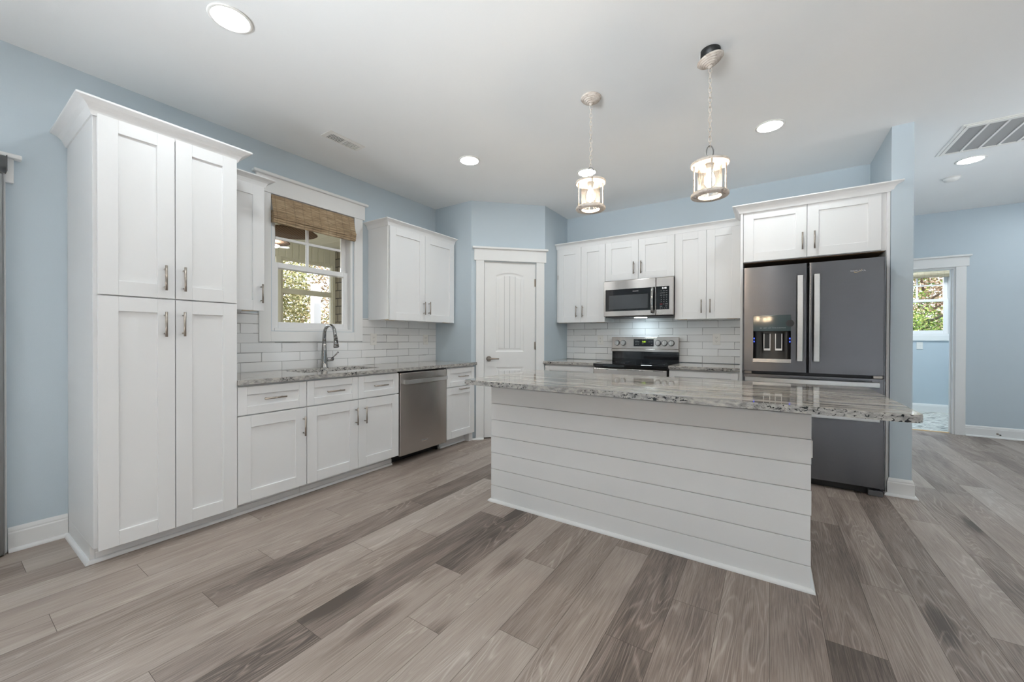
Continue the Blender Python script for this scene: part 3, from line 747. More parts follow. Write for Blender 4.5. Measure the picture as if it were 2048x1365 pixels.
def base_cab(T, name, label, u0, u1, doors, drawers, origin, D=FD, Ff=FF, toe=False, ztop=.860):
    r = thing(name, label, 'cabinet', origin)
    m = MB(T); m.box((u0, .012, .098), (u1, Ff, ztop)); m.build('carcass', M['white'], r)
    for (a, b, z0, z1, h) in doors:
        dr = shaker(T, a, b, z0, z1, D, parent=r)
        if h: pull(T, h[0], h[1], D, h[2], dr, h[3])
    for (a, b, z0, z1, h) in drawers:
        dr = shaker(T, a, b, z0, z1, D, fw=.053, name='drawer', parent=r)
        if h: pull(T, h[0], h[1], D, h[2], dr, False)
    if toe == 'shoe':
        m = MB(); m.box((.505, u0, 0), (.528, u1 - .002, .098)); m.sweep(SHP, [(.528, u0 - .0005), (.528, u1 - .002)]); m.sweep(KB, [(.528, u0 - .0005), (.528, u1 - .002)]); m.build('toe_kick', M['white'], r)
    elif toe:
        m = MB(T); m.box((u0, .012, 0), (u1, Ff - .085, .098)); m.build('toe_kick', M['white'], r)
    return r
base_cab(T_left, 'base_cabinet', 'white base cabinet with one drawer and door next to the tall cabinet', 1.095, 1.536, [(1.097, 1.5335, .100, .657, (1.510, .529, .137, True))], [(1.097, 1.5335, .666, .846, (1.311, .760, .140))], (.3, 1.31, 0), toe='shoe')
base_cab(T_left, 'base_cabinet', 'white sink base cabinet with two doors and two drawer fronts under the window', 1.537, 2.377, [(1.539, 1.9575, .100, .657, (1.936, .529, .137, True)), (1.9605, 2.375, .100, .657, (2.018, .529, .137, True))], [(1.539, 1.9575, .666, .846, (1.748, .757, .140)), (1.9605, 2.375, .666, .846, (2.167, .757, .140))], (.3, 1.96, 0), toe='shoe')
r = base_cab(T_left, 'base_cabinet', 'narrow white base cabinet between the dishwasher and pantry door', 3.002, 3.462, [(3.005, 3.458, .100, .640, (3.256, .616, .150, False))], [(3.005, 3.458, .648, .842, (3.242, .752, .150))], (.3, 3.23, 0), toe=True)
m = MB(); m.sweep(SHP, [(.526, 3.002), (.526, 3.40)]); m.box((.52, 3.40, 0), (.60, 3.462, .10)); m.build('shoe_moulding', M['white'], r)

# dishwasher
r = thing('dishwasher', 'stainless steel dishwasher between white base cabinets', 'dishwasher', (.3, 2.69, 0))
m = MB(T_left); m.box((2.386, .03, .098), (2.996, .60, .858)); m.box((2.386, .03, 0.004), (2.996, .50, .098)); m.build('tub', M['rubber'], r)
m = MB(T_left); m.box((2.388, .601, .084), (2.994, .638, .843), .006, 2); dw = m.build('door', M['steel'], r)
m = MB(T_left); pts = []
for i in range(13):
    s = i / 12; pts.append((2.425 + s * .55, .664 + .022 * math.sin(PI * s)))
n = len(pts)
bm = bmesh.new(); cols = []
for (u, d) in pts: cols.append([bm.verts.new((u, dd, z)) for dd, z in ((d, .739), (d + .008, .743), (d + .008, .776), (d, .780))])
for A, Bq in zip(cols, cols[1:]):
    for j in range(4): bm.faces.new((A[j], A[(j + 1) % 4], Bq[(j + 1) % 4], Bq[j]))
bm.faces.new(cols[0]); bm.faces.new(cols[-1][::-1]); m._merge(bm)
m.box((2.425, .637, .741), (2.45, .668, .778)).box((2.95, .637, .741), (2.975, .668, .778))
m.build('handle', M['handle_steel'], dw)
m = MB(T_left); text_into(m, 'Whirlpool', .020, lambda x, y, h: (2.690 + x, .6384 + h, .178 + y)); lo = m.build('logo_lettering', M['logo_grey'], dw)
m = MB(T_left); m.tube([(2.690 + .036 * math.cos(a), .6386, .179 + .010 * math.sin(a) + .006 * math.cos(a)) for a in [PI * (.75 + k * .11) for k in range(14)]], .0008, 5); m.build('logo_swoosh', M['logo_gold'], dw)
m = MB(T_left); m.box((2.388, .58, .846), (2.994, .63, .862)); lab(m.build('control_edge', M['blackglass'], r), 'black control strip under the worktop')
m = MB(T_left); m.cyl((2.97, .515, .0), (2.97, .515, .04), .012, 12); m.build('foot', M['rubber'], r)

# wall cabinets on the window wall
def wall_cab(T, name, label, u0, u1, z0, z1, doors, origin, depth=.305, D=.327, under=True):
    r = thing(name, label, 'cabinet', origin)
    m = MB(T); m.box((u0, .003, z0 + .004), (u1, depth, z1), .001); m.build('carcass', M['white'], r)
    for (a, b) in (((u0 + .02, u0 + .11), (u1 - .12, u1 - .03)) if under else ()):
        m = MB(T); m.box((a, depth - .06, z0 - .001), (b, depth - .012, z0 + .004)); lab(m.build('cleat', M['rawwood'], r), 'unpainted wooden cleat')
    for (a, b, hu, hz) in doors:
        dr = shaker(T, a, b, z0, z1 - .005, D, parent=r); pull(T, hu, hz, D, .137, dr)
    return r
r = wall_cab(T_left, 'wall_cabinet', 'narrow white one-door wall cabinet between the tall cabinet and the window', 1.095, 1.392, 1.358, 2.272, [(1.098, 1.388, 1.365, 1.482)], (.15, 1.24, 1.358))
m = MB(); m.sweep(crown_prof(.058, .060, 2.266), [(.312, 1.0945), (.312, 1.392), (.050, 1.392)]); m.build('crown_moulding', M['white'], r)
r = wall_cab(T_left, 'wall_cabinet', 'white two-door wall cabinet right of the kitchen window', 2.513, 3.462, 1.343, 2.272, [(2.526, 2.9905, 2.967, 1.482), (2.9935, 3.455, 3.042, 1.487)], (.15, 2.99, 1.343))
m = MB(); m.sweep(crown_prof(.058, .060, 2.266), [(.003, 2.513), (.312, 2.513), (.312, 3.470)]); m.build('crown_moulding', M['white'], r)

# wall cabinets on the range wall
r = wall_cab(T_back, 'wall_cabinet', 'white two-door wall cabinet left of the microwave', 1.190, 1.8265, 1.360, 2.275, [(1.219, 1.5225, 1.472, 1.490), (1.5255, 1.8245, 1.552, 1.490)], (1.5, B - .15, 1.36))
m = MB(T_back); m.box((1.205, .306, 1.905), (1.211, .310, 1.955)); m.build('hinge', M['nickel'], r)
wall_cab(T_back, 'wall_cabinet', 'short white two-door wall cabinet above the microwave', 1.8275, 2.5865, 1.828, 2.275, [(1.829, 2.2045, 2.160, 1.953), (2.2075, 2.585, 2.241, 1.953)], (2.2, B - .15, 1.828), under=False)
wall_cab(T_back, 'wall_cabinet', 'white two-door wall cabinet between microwave and refrigerator', 2.5875, 3.190, 1.366, 2.275, [(2.590, 2.888, 2.847, 1.494), (2.891, 3.188, 2.927, 1.496)], (2.9, B - .15, 1.366))
m = MB(); m.sweep(crown_prof(.056, .062, 2.274), [(1.189, B - .310), (3.190, B - .310)])
tag(m.build('crown_moulding', M['white']), 'long white crown moulding along the wall cabinets above the microwave', 'moulding')

# cabinet around the refrigerator
FY = B - 4.000
r = thing('refrigerator_cabinet', 'white two-door cabinet with side panels framing the steel refrigerator', 'cabinet', (3.69, 4.35, 0))
m = MB(T_back); m.box((3.229, .003, 1.835), (4.158, FY - .022, 2.285)); m.build('carcass', M['white'], r)
m = MB(T_back); m.box((3.208, .003, 0), (3.228, FY + .008, 2.285), .001); m.build('side_panel', M['white'], r)
m = MB(T_back); m.box((4.158, .003, .0), (4.176, FY + .008, 2.285), .001); m.build('side_panel', M['white'], r)
m = MB(T_back); m.box((3.235, .02, 1.828), (4.150, FY - .03, 1.834)); lab(m.build('underside', M['underside_shade'], r), 'underside with shadow put into its dark colour')
for (a, b, hu) in ((3.231, 3.6765, 3.648), (3.6805, 4.128, 3.727)):
    dr = shaker(T_back, a, b, 1.838, 2.282, FY, parent=r); pull(T_back, hu, 1.967, FY, .140, dr)
m = MB(); m.sweep(crown_prof(.058, .064, 2.266), [(3.206, B - .37), (3.206, 3.990), (4.182, 3.990)])
bm_r = bmesh.new()
pf = crown_prof(.058, .064, 2.266)
# mitred return where the crown runs past the end of the stub wall
ringA = [bm_r.verts.new((4.182, 3.990 - o, z)) for o, z in pf]; ringB = [bm_r.verts.new((4.182 + o, 3.990 - o, z)) for o, z in pf]; ringC = [bm_r.verts.new((4.182 + o, 3.981, z)) for o, z in pf]
for A, Bq in ((ringA, ringB), (ringB, ringC)):
    for j in range(len(pf)):
        k = (j + 1) % len(pf)
        try: bm_r.faces.new((A[j], A[k], Bq[k], Bq[j]))
        except ValueError: pass
m._merge(bm_r)
tag(m.build('crown_moulding', M['white']), 'white crown moulding on top of the cabinet above the refrigerator', 'moulding')

# ------------------------------------------------------------------ worktops
def slab_hole(T, u0, u1, d0, d1, hu0, hu1, hd0, hd1, z0, z1, rc=.05):
    bm = bmesh.new()
    def hole(z):
        pts = []
        for (cx, cy, a0) in ((hu1 - rc, hd1 - rc, 0), (hu0 + rc, hd1 - rc, 90), (hu0 + rc, hd0 + rc, 180), (hu1 - rc, hd0 + rc, 270)):
            for k in range(7):
                a = math.radians(a0 + 15 * k); pts.append(bm.verts.new((cx + rc * math.cos(a), cy + rc * math.sin(a), z)))
        return pts
    outT = [bm.verts.new((u, d, z1)) for u, d in ((u0, d0), (u1, d0), (u1, d1), (u0, d1))]; outB = [bm.verts.new((v.co.x, v.co.y, z0)) for v in outT]
    hT, hB = hole(z1), hole(z0)
    for O, Hh in ((outT, hT), (outB, hB)):
        E = [bm.edges.new((O[i], O[(i + 1) % 4])) for i in range(4)] + [bm.edges.new((Hh[i], Hh[(i + 1) % len(Hh)])) for i in range(len(Hh))]
        bmesh.ops.triangle_fill(bm, edges=E, use_beauty=True)
    for i in range(4): bm.faces.new((outT[i], outT[(i + 1) % 4], outB[(i + 1) % 4], outB[i]))
    n = len(hT)
    for i in range(n): bm.faces.new((hT[i], hT[(i + 1) % n], hB[(i + 1) % n], hB[i]))
    bmesh.ops.recalc_face_normals(bm, faces=bm.faces[:])
    fe = [e for e in bm.edges if all(abs(v.co.y - d1) < 1e-5 and abs(v.co.z - z1) < 1e-5 for v in e.verts)]
    bmesh.ops.bevel(bm, geom=fe, offset=.004, segments=2, affect='EDGES')
    m = MB(T); m._merge(bm); return m
m = slab_hole(T_left, 1.0945, 3.476, .0105, .655, 1.63, 2.33, .105, .452, .862, CT)
tag(m.build('countertop', M['granite_y']), 'grey granite worktop with sink cutout along the window wall', 'countertop')
for (a, b, lb) in ((1.189, 1.814, 'short granite worktop left of the range'), (2.592, 3.206, 'short granite worktop between range and refrigerator')):
    m = MB(T_back); m.box((a, .0105, .864), (b, .655, CT + .006), .004, 2); tag(m.build('countertop', M['granite_x']), lb, 'countertop')

# sink
r = thing('kitchen_sink', 'undermount steel sink basin below the kitchen window', 'sink', (.28, 1.98, .66))
m = MB(T_left); w0 = .004
m.box((1.615, .09, .672), (2.345, .467, .676)); m.box((1.615, .09, .672), (1.627, .467, .861)).box((2.333, .09, .672), (2.345, .467, .861)).box((1.627, .09, .672), (2.333, .102, .861)).box((1.627, .455, .672), (2.333, .467, .861))
m.build('basin', M['steel'], r)
m = MB(T_left); m.cyl((1.98, .28, .676), (1.98, .28, .680), .045, 24); m.build('drain', M['chrome'], r)

# faucet
fy, fx = 2.002, .072
r = thing('kitchen_faucet', 'tall chrome gooseneck pull-down faucet behind the sink', 'faucet', (fx, fy, CT))
m = MB(); m.lathe([(.0, 0), (.034, 0), (.034, .005), (.029, .012), (.027, .06), (.022, .14), (.0175, .22), (.0165, .222), (0, .222)], (fx, fy, CT)); m.build('base_column', M['chrome'], r)
pts = [(fx, fy, CT + .20), (fx, fy, CT + .27), (fx + .004, fy, CT + .305)]
for k in range(1, 12):
    a = PI * k / 11; pts.append((fx + .085 - .081 * math.cos(a), fy, CT + .305 + .078 * math.sin(a)))
pts += [(fx + .172, fy, CT + .28)]
m = MB(); m.tube(pts, [.0165, .0165, .016] + [.0145] * 11 + [.014], 16); m.build('spout', M['chrome'], r)
m = MB(); m.cyl((fx + .172, fy, CT + .285), (fx + .178, fy, CT + .262), .0165, 20); m.cyl((fx + .178, fy, CT + .262), (fx + .186, fy, CT + .19), .0165, 20, .0235); sh = m.build('spray_head', M['chrome'], r)
m = MB(); m.cyl((fx + .186, fy, CT + .1905), (fx + .1865, fy, CT + .187), .021, 20); lab(m.build('nozzle', M['rubber'], sh), 'black spray nozzle')
m = MB(); m.box((fx + .192, fy - .006, CT + .225), (fx + .205, fy + .006, CT + .255), .003); lab(m.build('spray_button', M['rubber'], sh), 'black spray button')
m = MB(); m.cyl((fx, fy + .02, CT + .075), (fx, fy + .082, CT + .078), .017, 20, .019); m.cyl((fx, fy + .082, CT + .078), (fx, fy + .088, CT + .078), .019, 20, .012); m.tube([(fx, fy + .078, CT + .088), (fx + .004, fy + .100, CT + .108), (fx + .010, fy + .132, CT + .142)], [.0055, .0055, .008], 10); m.build('lever', M['chrome'], r)

# base cabinets either side of the range
base_cab(T_back, 'base_cabinet', 'white base cabinet left of the range with granite top', 1.190, 1.812, [(1.205, 1.4995, .100, .657, (1.475, .529, .137, True)), (1.5025, 1.809, .100, .657, (1.527, .529, .137, True))], [(1.205, 1.809, .666, .846, (1.507, .757, .140))], (1.5, B - .3, 0), toe=True)
base_cab(T_back, 'base_cabinet', 'white base cabinet between range and refrigerator', 2.594, 3.206, [(2.597, 2.8895, .100, .657, (2.865, .529, .137, True)), (2.8925, 3.188, .100, .657, (2.917, .529, .137, True))], [(2.597, 3.188, .666, .846, (2.892, .757, .140))], (2.9, B - .3, 0), toe=True)

# ------------------------------------------------------------------ range
r = thing('electric_range', 'freestanding stainless steel electric range with black cooktop', 'range', (2.2, 4.4, 0))
m = MB(T_back); m.box((1.820, .03, .04), (2.584, .628, .855)); m.build('body', M['rubber'], r)
m = MB(T_back); m.box((1.817, .03, .856), (2.588, .665, .893), .006, 2)
ck = m.build('cooktop', M['blackglass'], r)
for (u, d, rad) in ((2.00, .47, .10), (2.40, .47, .115), (2.00, .22, .075), (2.40, .22, .085)):
    m = MB(T_back)
    m.lathe([(rad, 0), (rad + .003, .0), (rad + .003, .0004), (rad, .0004)], (u, d, .8931)); m.build('burner_ring', M['greyplastic'], ck)
m = MB(T_back); m.box((1.820, .012, .893), (2.582, .050, 1.012)); m.build('lower_backguard', M['blackglass'], r)
m = MB(T_back); m.box((1.815, .012, 1.012), (2.585, .070, 1.044), .003); m.box((1.818, .012, 1.044), (2.583, .062, 1.184), .005, 2); bgp = m.build('backguard', M['steel'], r)
m = MB(T_back); m.box((2.083, .062, 1.075), (2.313, .0645, 1.160), .001); dp = m.build('display', M['blackglass'], bgp)
for (u) in (1.885, 1.958, 2.362, 2.433, 2.506):
    m = MB(T_back); m.cyl((u, .062, 1.114), (u, .0665, 1.114), .0335, 24); kb = m.build('knob', M['greyplastic'], bgp)  # dark grey skirt put in for the shading round the knob
    m = MB(T_back); m.cyl((u, .0665, 1.114), (u, .089, 1.114), .028, 24, .0245); m.box((u - .0065, .086, 1.087), (u + .0065, .101, 1.141), .003, 2); lab(m.build('grip', M['handle_steel'], kb), 'bright metal grip')
def flat(T, x0, d, z0): return lambda x, y, h: (x0 + x, d + h, z0 + y)
m = MB(T_back); text_into(m, '1:08', .026, flat(T_back, 2.200, .0646, 1.128)); m.build('digits', M['led_green'], bgp)
for (u, z, s) in ((2.113, 1.127, 'BAKE'), (2.138, 1.127, 'BROIL'), (2.113, 1.097, 'KEEP'), (2.138, 1.097, 'SELF'), (2.262, 1.127, 'SET'), (2.290, 1.127, 'START'), (2.290, 1.097, 'OFF'), (2.238, 1.127, '+'), (2.238, 1.097, '-'), (2.190, 1.104, 'TIMER')):
    m = MB(T_back); text_into(m, s, .0082, flat(T_back, u, .0646, z)); m.build('button_lettering', M['ink_white'], bgp)
m = MB(T_back); m.box((1.822, .629, .180), (2.582, .668, .845), .006, 2); od = m.build('oven_door', M['steel'], r)
m = MB(T_back); m.box((1.93, .668, .33), (2.47, .670, .66), .001); m.build('oven_window', M['blackglass'], od)
m = MB(T_back); m.cyl((1.87, .72, .745), (2.53, .72, .745), .014, 14)
for u in (1.89, 2.51): m.cyl((u, .665, .745), (u, .72, .745), .010, 12)
m.build('handle', M['handle_steel'], od)
for k, ww in enumerate((.05, .03, .12, .11, .03, .10)):
    a = 1.84 + k * .122; m = MB(T_back); m.box((a, .6685, .834), (a + ww, .6692, .839)); m.build('vent_slot', M['rubber'], od)
m = MB(T_back); m.box((1.822, .629, .05), (2.582, .66, .172), .005); m.build('storage_drawer', M['steel'], r)
for u in (1.85, 2.55):
    for d in (.08, .58):
        m = MB(T_back); m.cyl((u, d, 0), (u, d, .04), .016, 12); m.build('foot', M['rubber'], r)

# ------------------------------------------------------------------ microwave over the range
r = thing('microwave', 'stainless over-the-range microwave with black window and keypad', 'microwave', (2.2, B - .2, 1.4))
MX0, MX1, MZ0, MZ1, MD = 1.832, 2.586, 1.416, 1.818, .388
m = MB(T_back); m.box((MX0, .012, MZ0), (MX1, MD - .03, MZ1)); m.build('body', M['rubber'], r)
m = MB(T_back); m.box((MX0, MD - .032, MZ0), (2.408, MD, MZ1), .005, 2); md = m.build('door', M['steel'], r)
m = MB(T_back); m.box((1.855, MD, 1.474), (2.402, MD + .003, 1.719), .001); gw = m.build('door_glass', M['blackglass'], md)
m = MB(T_back); m.box((1.897, MD + .003, 1.496), (2.330, MD + .0038, 1.652), .0003); lab(m.build('window_screen', M['greyglass'], md), 'grey see-through window in the black door glass')
m = MB(T_back); pts = []
for i in range(11):
    s = i / 10; pts.append((2.378, MD + .022 + .020 * math.sin(PI * s), 1.440 + s * .275))
bm = bmesh.new(); rings = []
for (u, d, z) in pts: rings.append([bm.verts.new((u + a, d + b, z)) for a, b in ((-.016, 0), (-.010, .009), (.010, .009), (.016, 0), (.012, -.006), (-.012, -.006))])
for A, Bq in zip(rings, rings[1:]):
    for j in range(6): bm.faces.new((A[j], A[(j + 1) % 6], Bq[(j + 1) % 6], Bq[j])).smooth = True
bm.faces.new(rings[0]); bm.faces.new(rings[-1][::-1]); m._merge(bm)
m.box((2.366, MD, 1.445), (2.390, MD + .024, 1.468)).box((2.366, MD, 1.690), (2.390, MD + .024, 1.712))
m.build('handle', M['chrome'], md)
m = MB(T_back); text_into(m, 'FRIGIDAIRE', .0125, flat(T_back, 2.195, MD + .0032, 1.688)); m.build('logo_lettering', M['ink_white'], md)
m = MB(T_back); m.box((2.411, MD - .032, MZ0), (MX1, MD - .001, MZ1), .005, 2); cp = m.build('control_panel', M['steel'], r)
m = MB(T_back); m.box((2.414, MD - .001, 1.476), (2.546, MD + .002, 1.721), .001); m.build('keypad', M['blackglass'], cp)
m = MB(T_back); text_into(m, '8:48', .026, flat(T_back, 2.497, MD + .0022, 1.700)); m.build('digits', M['led_white'], cp)
m = MB(T_back)
for i, row in enumerate(('A B C', 'D E F', 'G H I')):
    for j in range(3): text_into(m, ('POP', 'POT', 'MELT', 'SNACK', 'REHEAT', 'VEG', 'COOK', 'PWR', 'DEFR')[i * 3 + j], .0075, flat(T_back, 2.466 + j * .027, MD + .0022, 1.672 - i * .023))
for i in range(3):
    for j in range(3): text_into(m, str(i * 3 + j + 1), .0125, flat(T_back, 2.466 + j * .027, MD + .0022, 1.603 - i * .024))
text_into(m, '0', .0125, flat(T_back, 2.493, MD + .0022, 1.531)); text_into(m, 'START', .0095, flat(T_back, 2.520, MD + .0022, 1.531))
for j, s in enumerate(('CLOCK', 'LIGHT')): text_into(m, s, .007, flat(T_back, 2.466 + j * .052, MD + .0022, 1.509))
for j, s in enumerate(('VENT', 'HI', 'LO', 'OFF')): text_into(m, s, .006, flat(T_back, 2.460 + j * .020, MD + .0022, 1.490))
m.build('key_lettering', M['ink_white'], cp)
m = MB(T_back); text_into(m, 'STOP', .0105, flat(T_back, 2.466, MD + .0022, 1.531)); lab(m.build('stop_lettering', M['ink_red'], cp), 'red stop key')
m = MB(T_back); m.box((MX0 + .01, .03, MZ0 - .012), (MX1 - .01, MD - .04, MZ0)); m.build('vent_base', M['greyplastic'], r)
m = MB(T_back); m.box((2.15, .20, MZ0 - .0145), (2.27, .27, MZ0 - .0122)); m.build('cooktop_lamp', M['hood_lamp'], r)

# ------------------------------------------------------------------ refrigerator
r = thing('refrigerator', 'grey steel french door refrigerator with ice and water dispenser', 'refrigerator', (3.69, 4.2, 0))
FX0, FX1 = 3.236, 4.140
T_fr = lambda u, d, z: (u, 3.872 - d, z)              # d out of the fridge door face
m = MB(T_fr); m.box((FX0 + .004, -.79, .035), (FX1 + .006, -.078, 1.745), .004); m.build('body', M['greyplastic'], r)
vert = lambda e: abs(e.verts[0].co.z - e.verts[1].co.z) > .1 and max(v.co.y for v in e.verts) > -.01
def fdoor(name, a, b, z0, z1):
    m = MB(T_fr); m.box((a, -.075, z0), (b, 0, z1), .014, 4, edges=vert); o = m.build(name, M['fridge'], r)
    for p in o.data.polygons: p.use_smooth = False
    return o
ld = None
# left door is built around the dispenser recess
hx0, hx1, hz0, hz1 = 3.311, 3.571, .968, 1.358
m = MB(T_fr); a, b, z0, z1 = FX0 - .003, 3.676, .895, 1.766
left_v = lambda e: vert(e) and e.verts[0].co.x < a + .01
right_v = lambda e: vert(e) and e.verts[0].co.x > b - .01
m.box((a, -.075, z0), (hx0, 0, z1), .014, 4, edges=left_v).box((hx1, -.075, z0), (b, 0, z1), .014, 4, edges=right_v).box((hx0, -.075, z0), (hx1, 0, hz0)).box((hx0, -.075, hz1), (hx1, 0, z1)).box((hx0, -.075, hz0), (hx1, -.068, hz1))
ld = m.build('door', M['fridge'], r)
m = MB(T_fr); m.box((hx0, -.066, 1.228), (hx1, .0025, 1.359), .002); m.build('dispenser_display', M['tealglass'], ld)
m = MB(T_fr)
bm = bmesh.new(); cols = []
for k in range(17):
    q = k / 16; u = hx0 + (hx1 - hx0) * q; dd = -.004 - .058 * min(1, (math.sin(PI * q)) ** .55)
    cols.append((bm.verts.new((u, dd, .998)), bm.verts.new((u, dd, 1.228))))
for A, Bq in zip(cols, cols[1:]): bm.faces.new((A[0], Bq[0], Bq[1], A[1])).smooth = True
m._merge(bm); m.build('dispenser_recess', M['recess'], ld)
m = MB(T_fr); m.box((hx0, -.066, 1.2285), (hx1, -.003, 1.2300)); m.build('recess_roof', M['rubber'], ld)
m = MB(T_fr); m.box((hx0 - .003, -.064, .966), (hx1 + .003, .006, .998), .003, 2); m.build('drip_tray', M['steel'], ld)
for (u) in (3.409, 3.490):
    m = MB(T_fr); m.box((u - .022, -.040, 1.066), (u + .022, -.034, 1.206), .002); m.box((u - .018, -.034, 1.082), (u + .018, -.0325, 1.202)); pd = m.build('paddle', M['rubber'], ld)
    fr_ = MB(T_fr); fr_.box((u - .024, -.036, 1.066), (u + .024, -.0315, 1.083), .001).box((u - .024, -.036, 1.083), (u - .019, -.0315, 1.206)).box((u + .019, -.036, 1.083), (u + .024, -.0315, 1.206)); fr_.build('paddle_frame', M['handle_steel'], ld)
for u in (hx0 + .006, hx1 - .006):
    for z in (1.135, 1.160):
        m = MB(T_fr); m.box((u - .004, -.014, z), (u + .004, -.008, z + .012), .002); m.build('led', M['led_blue'], ld)
m = MB(T_fr)
for j, s in enumerate(('ICE', 'LIGHT', 'LOCK', 'WATER', 'FILTER', 'OPTIONS')): text_into(m, s, .0085, flat(None, 3.365 + j * .031, .0027, 1.253))
text_into(m, '- - - - - -', .009, flat(None, 3.44, .0027, 1.263)); m.build('display_lettering', M['logo_grey'], ld)
m = MB(T_fr); m.cyl((3.564, .0026, 1.29), (3.564, .0030, 1.29), .028, 20); m.build('dispenser_dial', M['rubber'], ld)
rd = fdoor('door', 3.684, FX1 - .004, .893, 1.766)
def bar_handle(u0, u1, z0, z1, parent, vertical):
    m = MB(T_fr); bm = bmesh.new(); rings = []; n = 13
    for i in range(n):
        s = i / (n - 1); d = .040 + .018 * math.sin(PI * s)
        if vertical: z = z0 + (z1 - z0) * s; rings.append([bm.verts.new((p, d + q, z)) for p, q in ((u0, 0), (u0 + .004, .011), (u1 - .004, .011), (u1, 0))])
        else: u = u0 + (u1 - u0) * s; rings.append([bm.verts.new((u, d + q, p)) for p, q in ((z0, 0), (z0 + .003, .010), (z1 - .003, .010), (z1, 0))])
    for A, Bq in zip(rings, rings[1:]):
        for j in range(4): bm.faces.new((A[j], A[(j + 1) % 4], Bq[(j + 1) % 4], Bq[j]))
    bm.faces.new(rings[0]); bm.faces.new(rings[-1][::-1]); m._merge(bm)
    if vertical:
        for z in (z0, z1 - .03): m.box((u0 + .004, 0, z), (u1 - .004, .046, z + .03), .002)
    else:
        for u in (u0, u1 - .03): m.box((u, 0, z0 + .003), (u + .03, .046, z1 - .003), .002)
    return m.build('handle', M['handle_steel'], parent)
bar_handle(3.606, 3.648, .988, 1.668, ld, True); bar_handle(3.711, 3.752, .988, 1.668, rd, True)
d1 = fdoor('drawer', FX0 - .003, FX1 - .004, .608, .868); bar_handle(3.256, 4.096, .808, .846, d1, False)
d2 = fdoor('drawer', FX0 - .003, FX1 - .004, .062, .600); bar_handle(3.256, 4.096, .556, .590, d2, False)
m = MB(T_fr); text_into(m, 'WHIRLPOOL', .0155, flat(None, 3.978, .0004, 1.676)); m.build('logo_lettering', M['logo_grey'], rd)
m = MB(T_fr); m.tube([(3.978 + .022 * math.cos(a), .0008, 1.676 + .009 * math.sin(a) + .008 * math.cos(a)) for a in [PI * (.8 + k * .11) for k in range(13)]], .0010, 5); m.build('logo_swoosh', M['logo_gold'], rd)
m = MB(T_fr); m.box((FX0 + .01, -.10, .004), (FX1 - .02, -.055, .058)); m.build('toe_grille', M['rubber'], r)
for u in (FX0 + .002, 4.045): 
    m = MB(T_fr); m.box((u, -.09, 0), (u + .082, -.006, .040), .004); m.build('foot', M['greyplastic'], r)
for u in (3.25, 4.07):
    m = MB(T_fr); m.box((u, -.07, .872), (u + .05, -.012, .889)); m.build('hinge', M['nickel'], r)

# ------------------------------------------------------------------ island
IX0, IX1, IY = 1.770, 3.589, 2.240
r = thing('kitchen_island', 'white shiplap kitchen island in the middle of the floor', 'island', ((IX0 + IX1) / 2, 2.55, 0))
m = MB(); m.box((IX0 + .002, IY + .015, .0), (IX1 - .002, 2.83, .856)); m.build('carcass', M['white'], r)
rnd = random.Random(3); sh = MB(); z = .0
zs = [0, .1155, .2325, .3485, .4650, .5835, .6995, .8150, .8565]
for i in range(len(zs) - 1):
    sh.box((IX0 + rnd.uniform(-.0008, .0008), IY, zs[i] + .0014), (IX1 + rnd.uniform(-.002, .0015), IY + .014, zs[i + 1] - .0014), .0012)
sh.build('shiplap_boards', M['shiplap'], r)
m = MB(); m.sweep(SHP, [(IX0, 2.80), (IX0, IY), (IX1, IY), (IX1, 2.80)]); m.build('base_shoe', M['trim'], r)
T_isl = lambda u, d, z: (u, 2.83 + d, z)
for k in range(3):
    a = IX0 + .01 + k * .6; dr = shaker(T_isl, a, a + .594, .10, .657, .021, parent=r); pull(T_isl, a + .56, .53, .021, .137, dr)
    dr = shaker(T_isl, a, a + .594, .666, .846, .021, fw=.053, name='drawer', parent=r); pull(T_isl, a + .297, .757, .021, .14, dr, False)
r = thing('outlet_cover', 'white outlet cover on the end of the shiplap island', 'outlet', (IX1, 2.30, .61))
m = MB(); m.box((IX1 - .002, 2.262, .610), (IX1 + .006, 2.338, .690), .002); m.build('plate', M['plastic'], r)
m = MB(); m.box((IX1 + .006, 2.283, .632), (IX1 + .0075, 2.317, .668), .001); m.build('receptacle', M['plastic'], r)

# island worktop with rounded corners
def rrect(x0, x1, y0, y1, rr, n=6):
    pts = []
    for (cx, cy, a0) in ((x1 - rr, y1 - rr, 0), (x0 + rr, y1 - rr, 90), (x0 + rr, y0 + rr, 180), (x1 - rr, y0 + rr, 270)):
        for k in range(n + 1):
            a = math.radians(a0 + 90 * k / n); pts.append((cx + rr * math.cos(a), cy + rr * math.sin(a)))
    return pts
m = MB(); m.prism(rrect(1.735, 3.892, 1.972, 2.952, .028), .857, .887, .005, 2)
tag(m.build('island_countertop', M['granite_x']), 'large streaked granite worktop on the shiplap island', 'countertop')

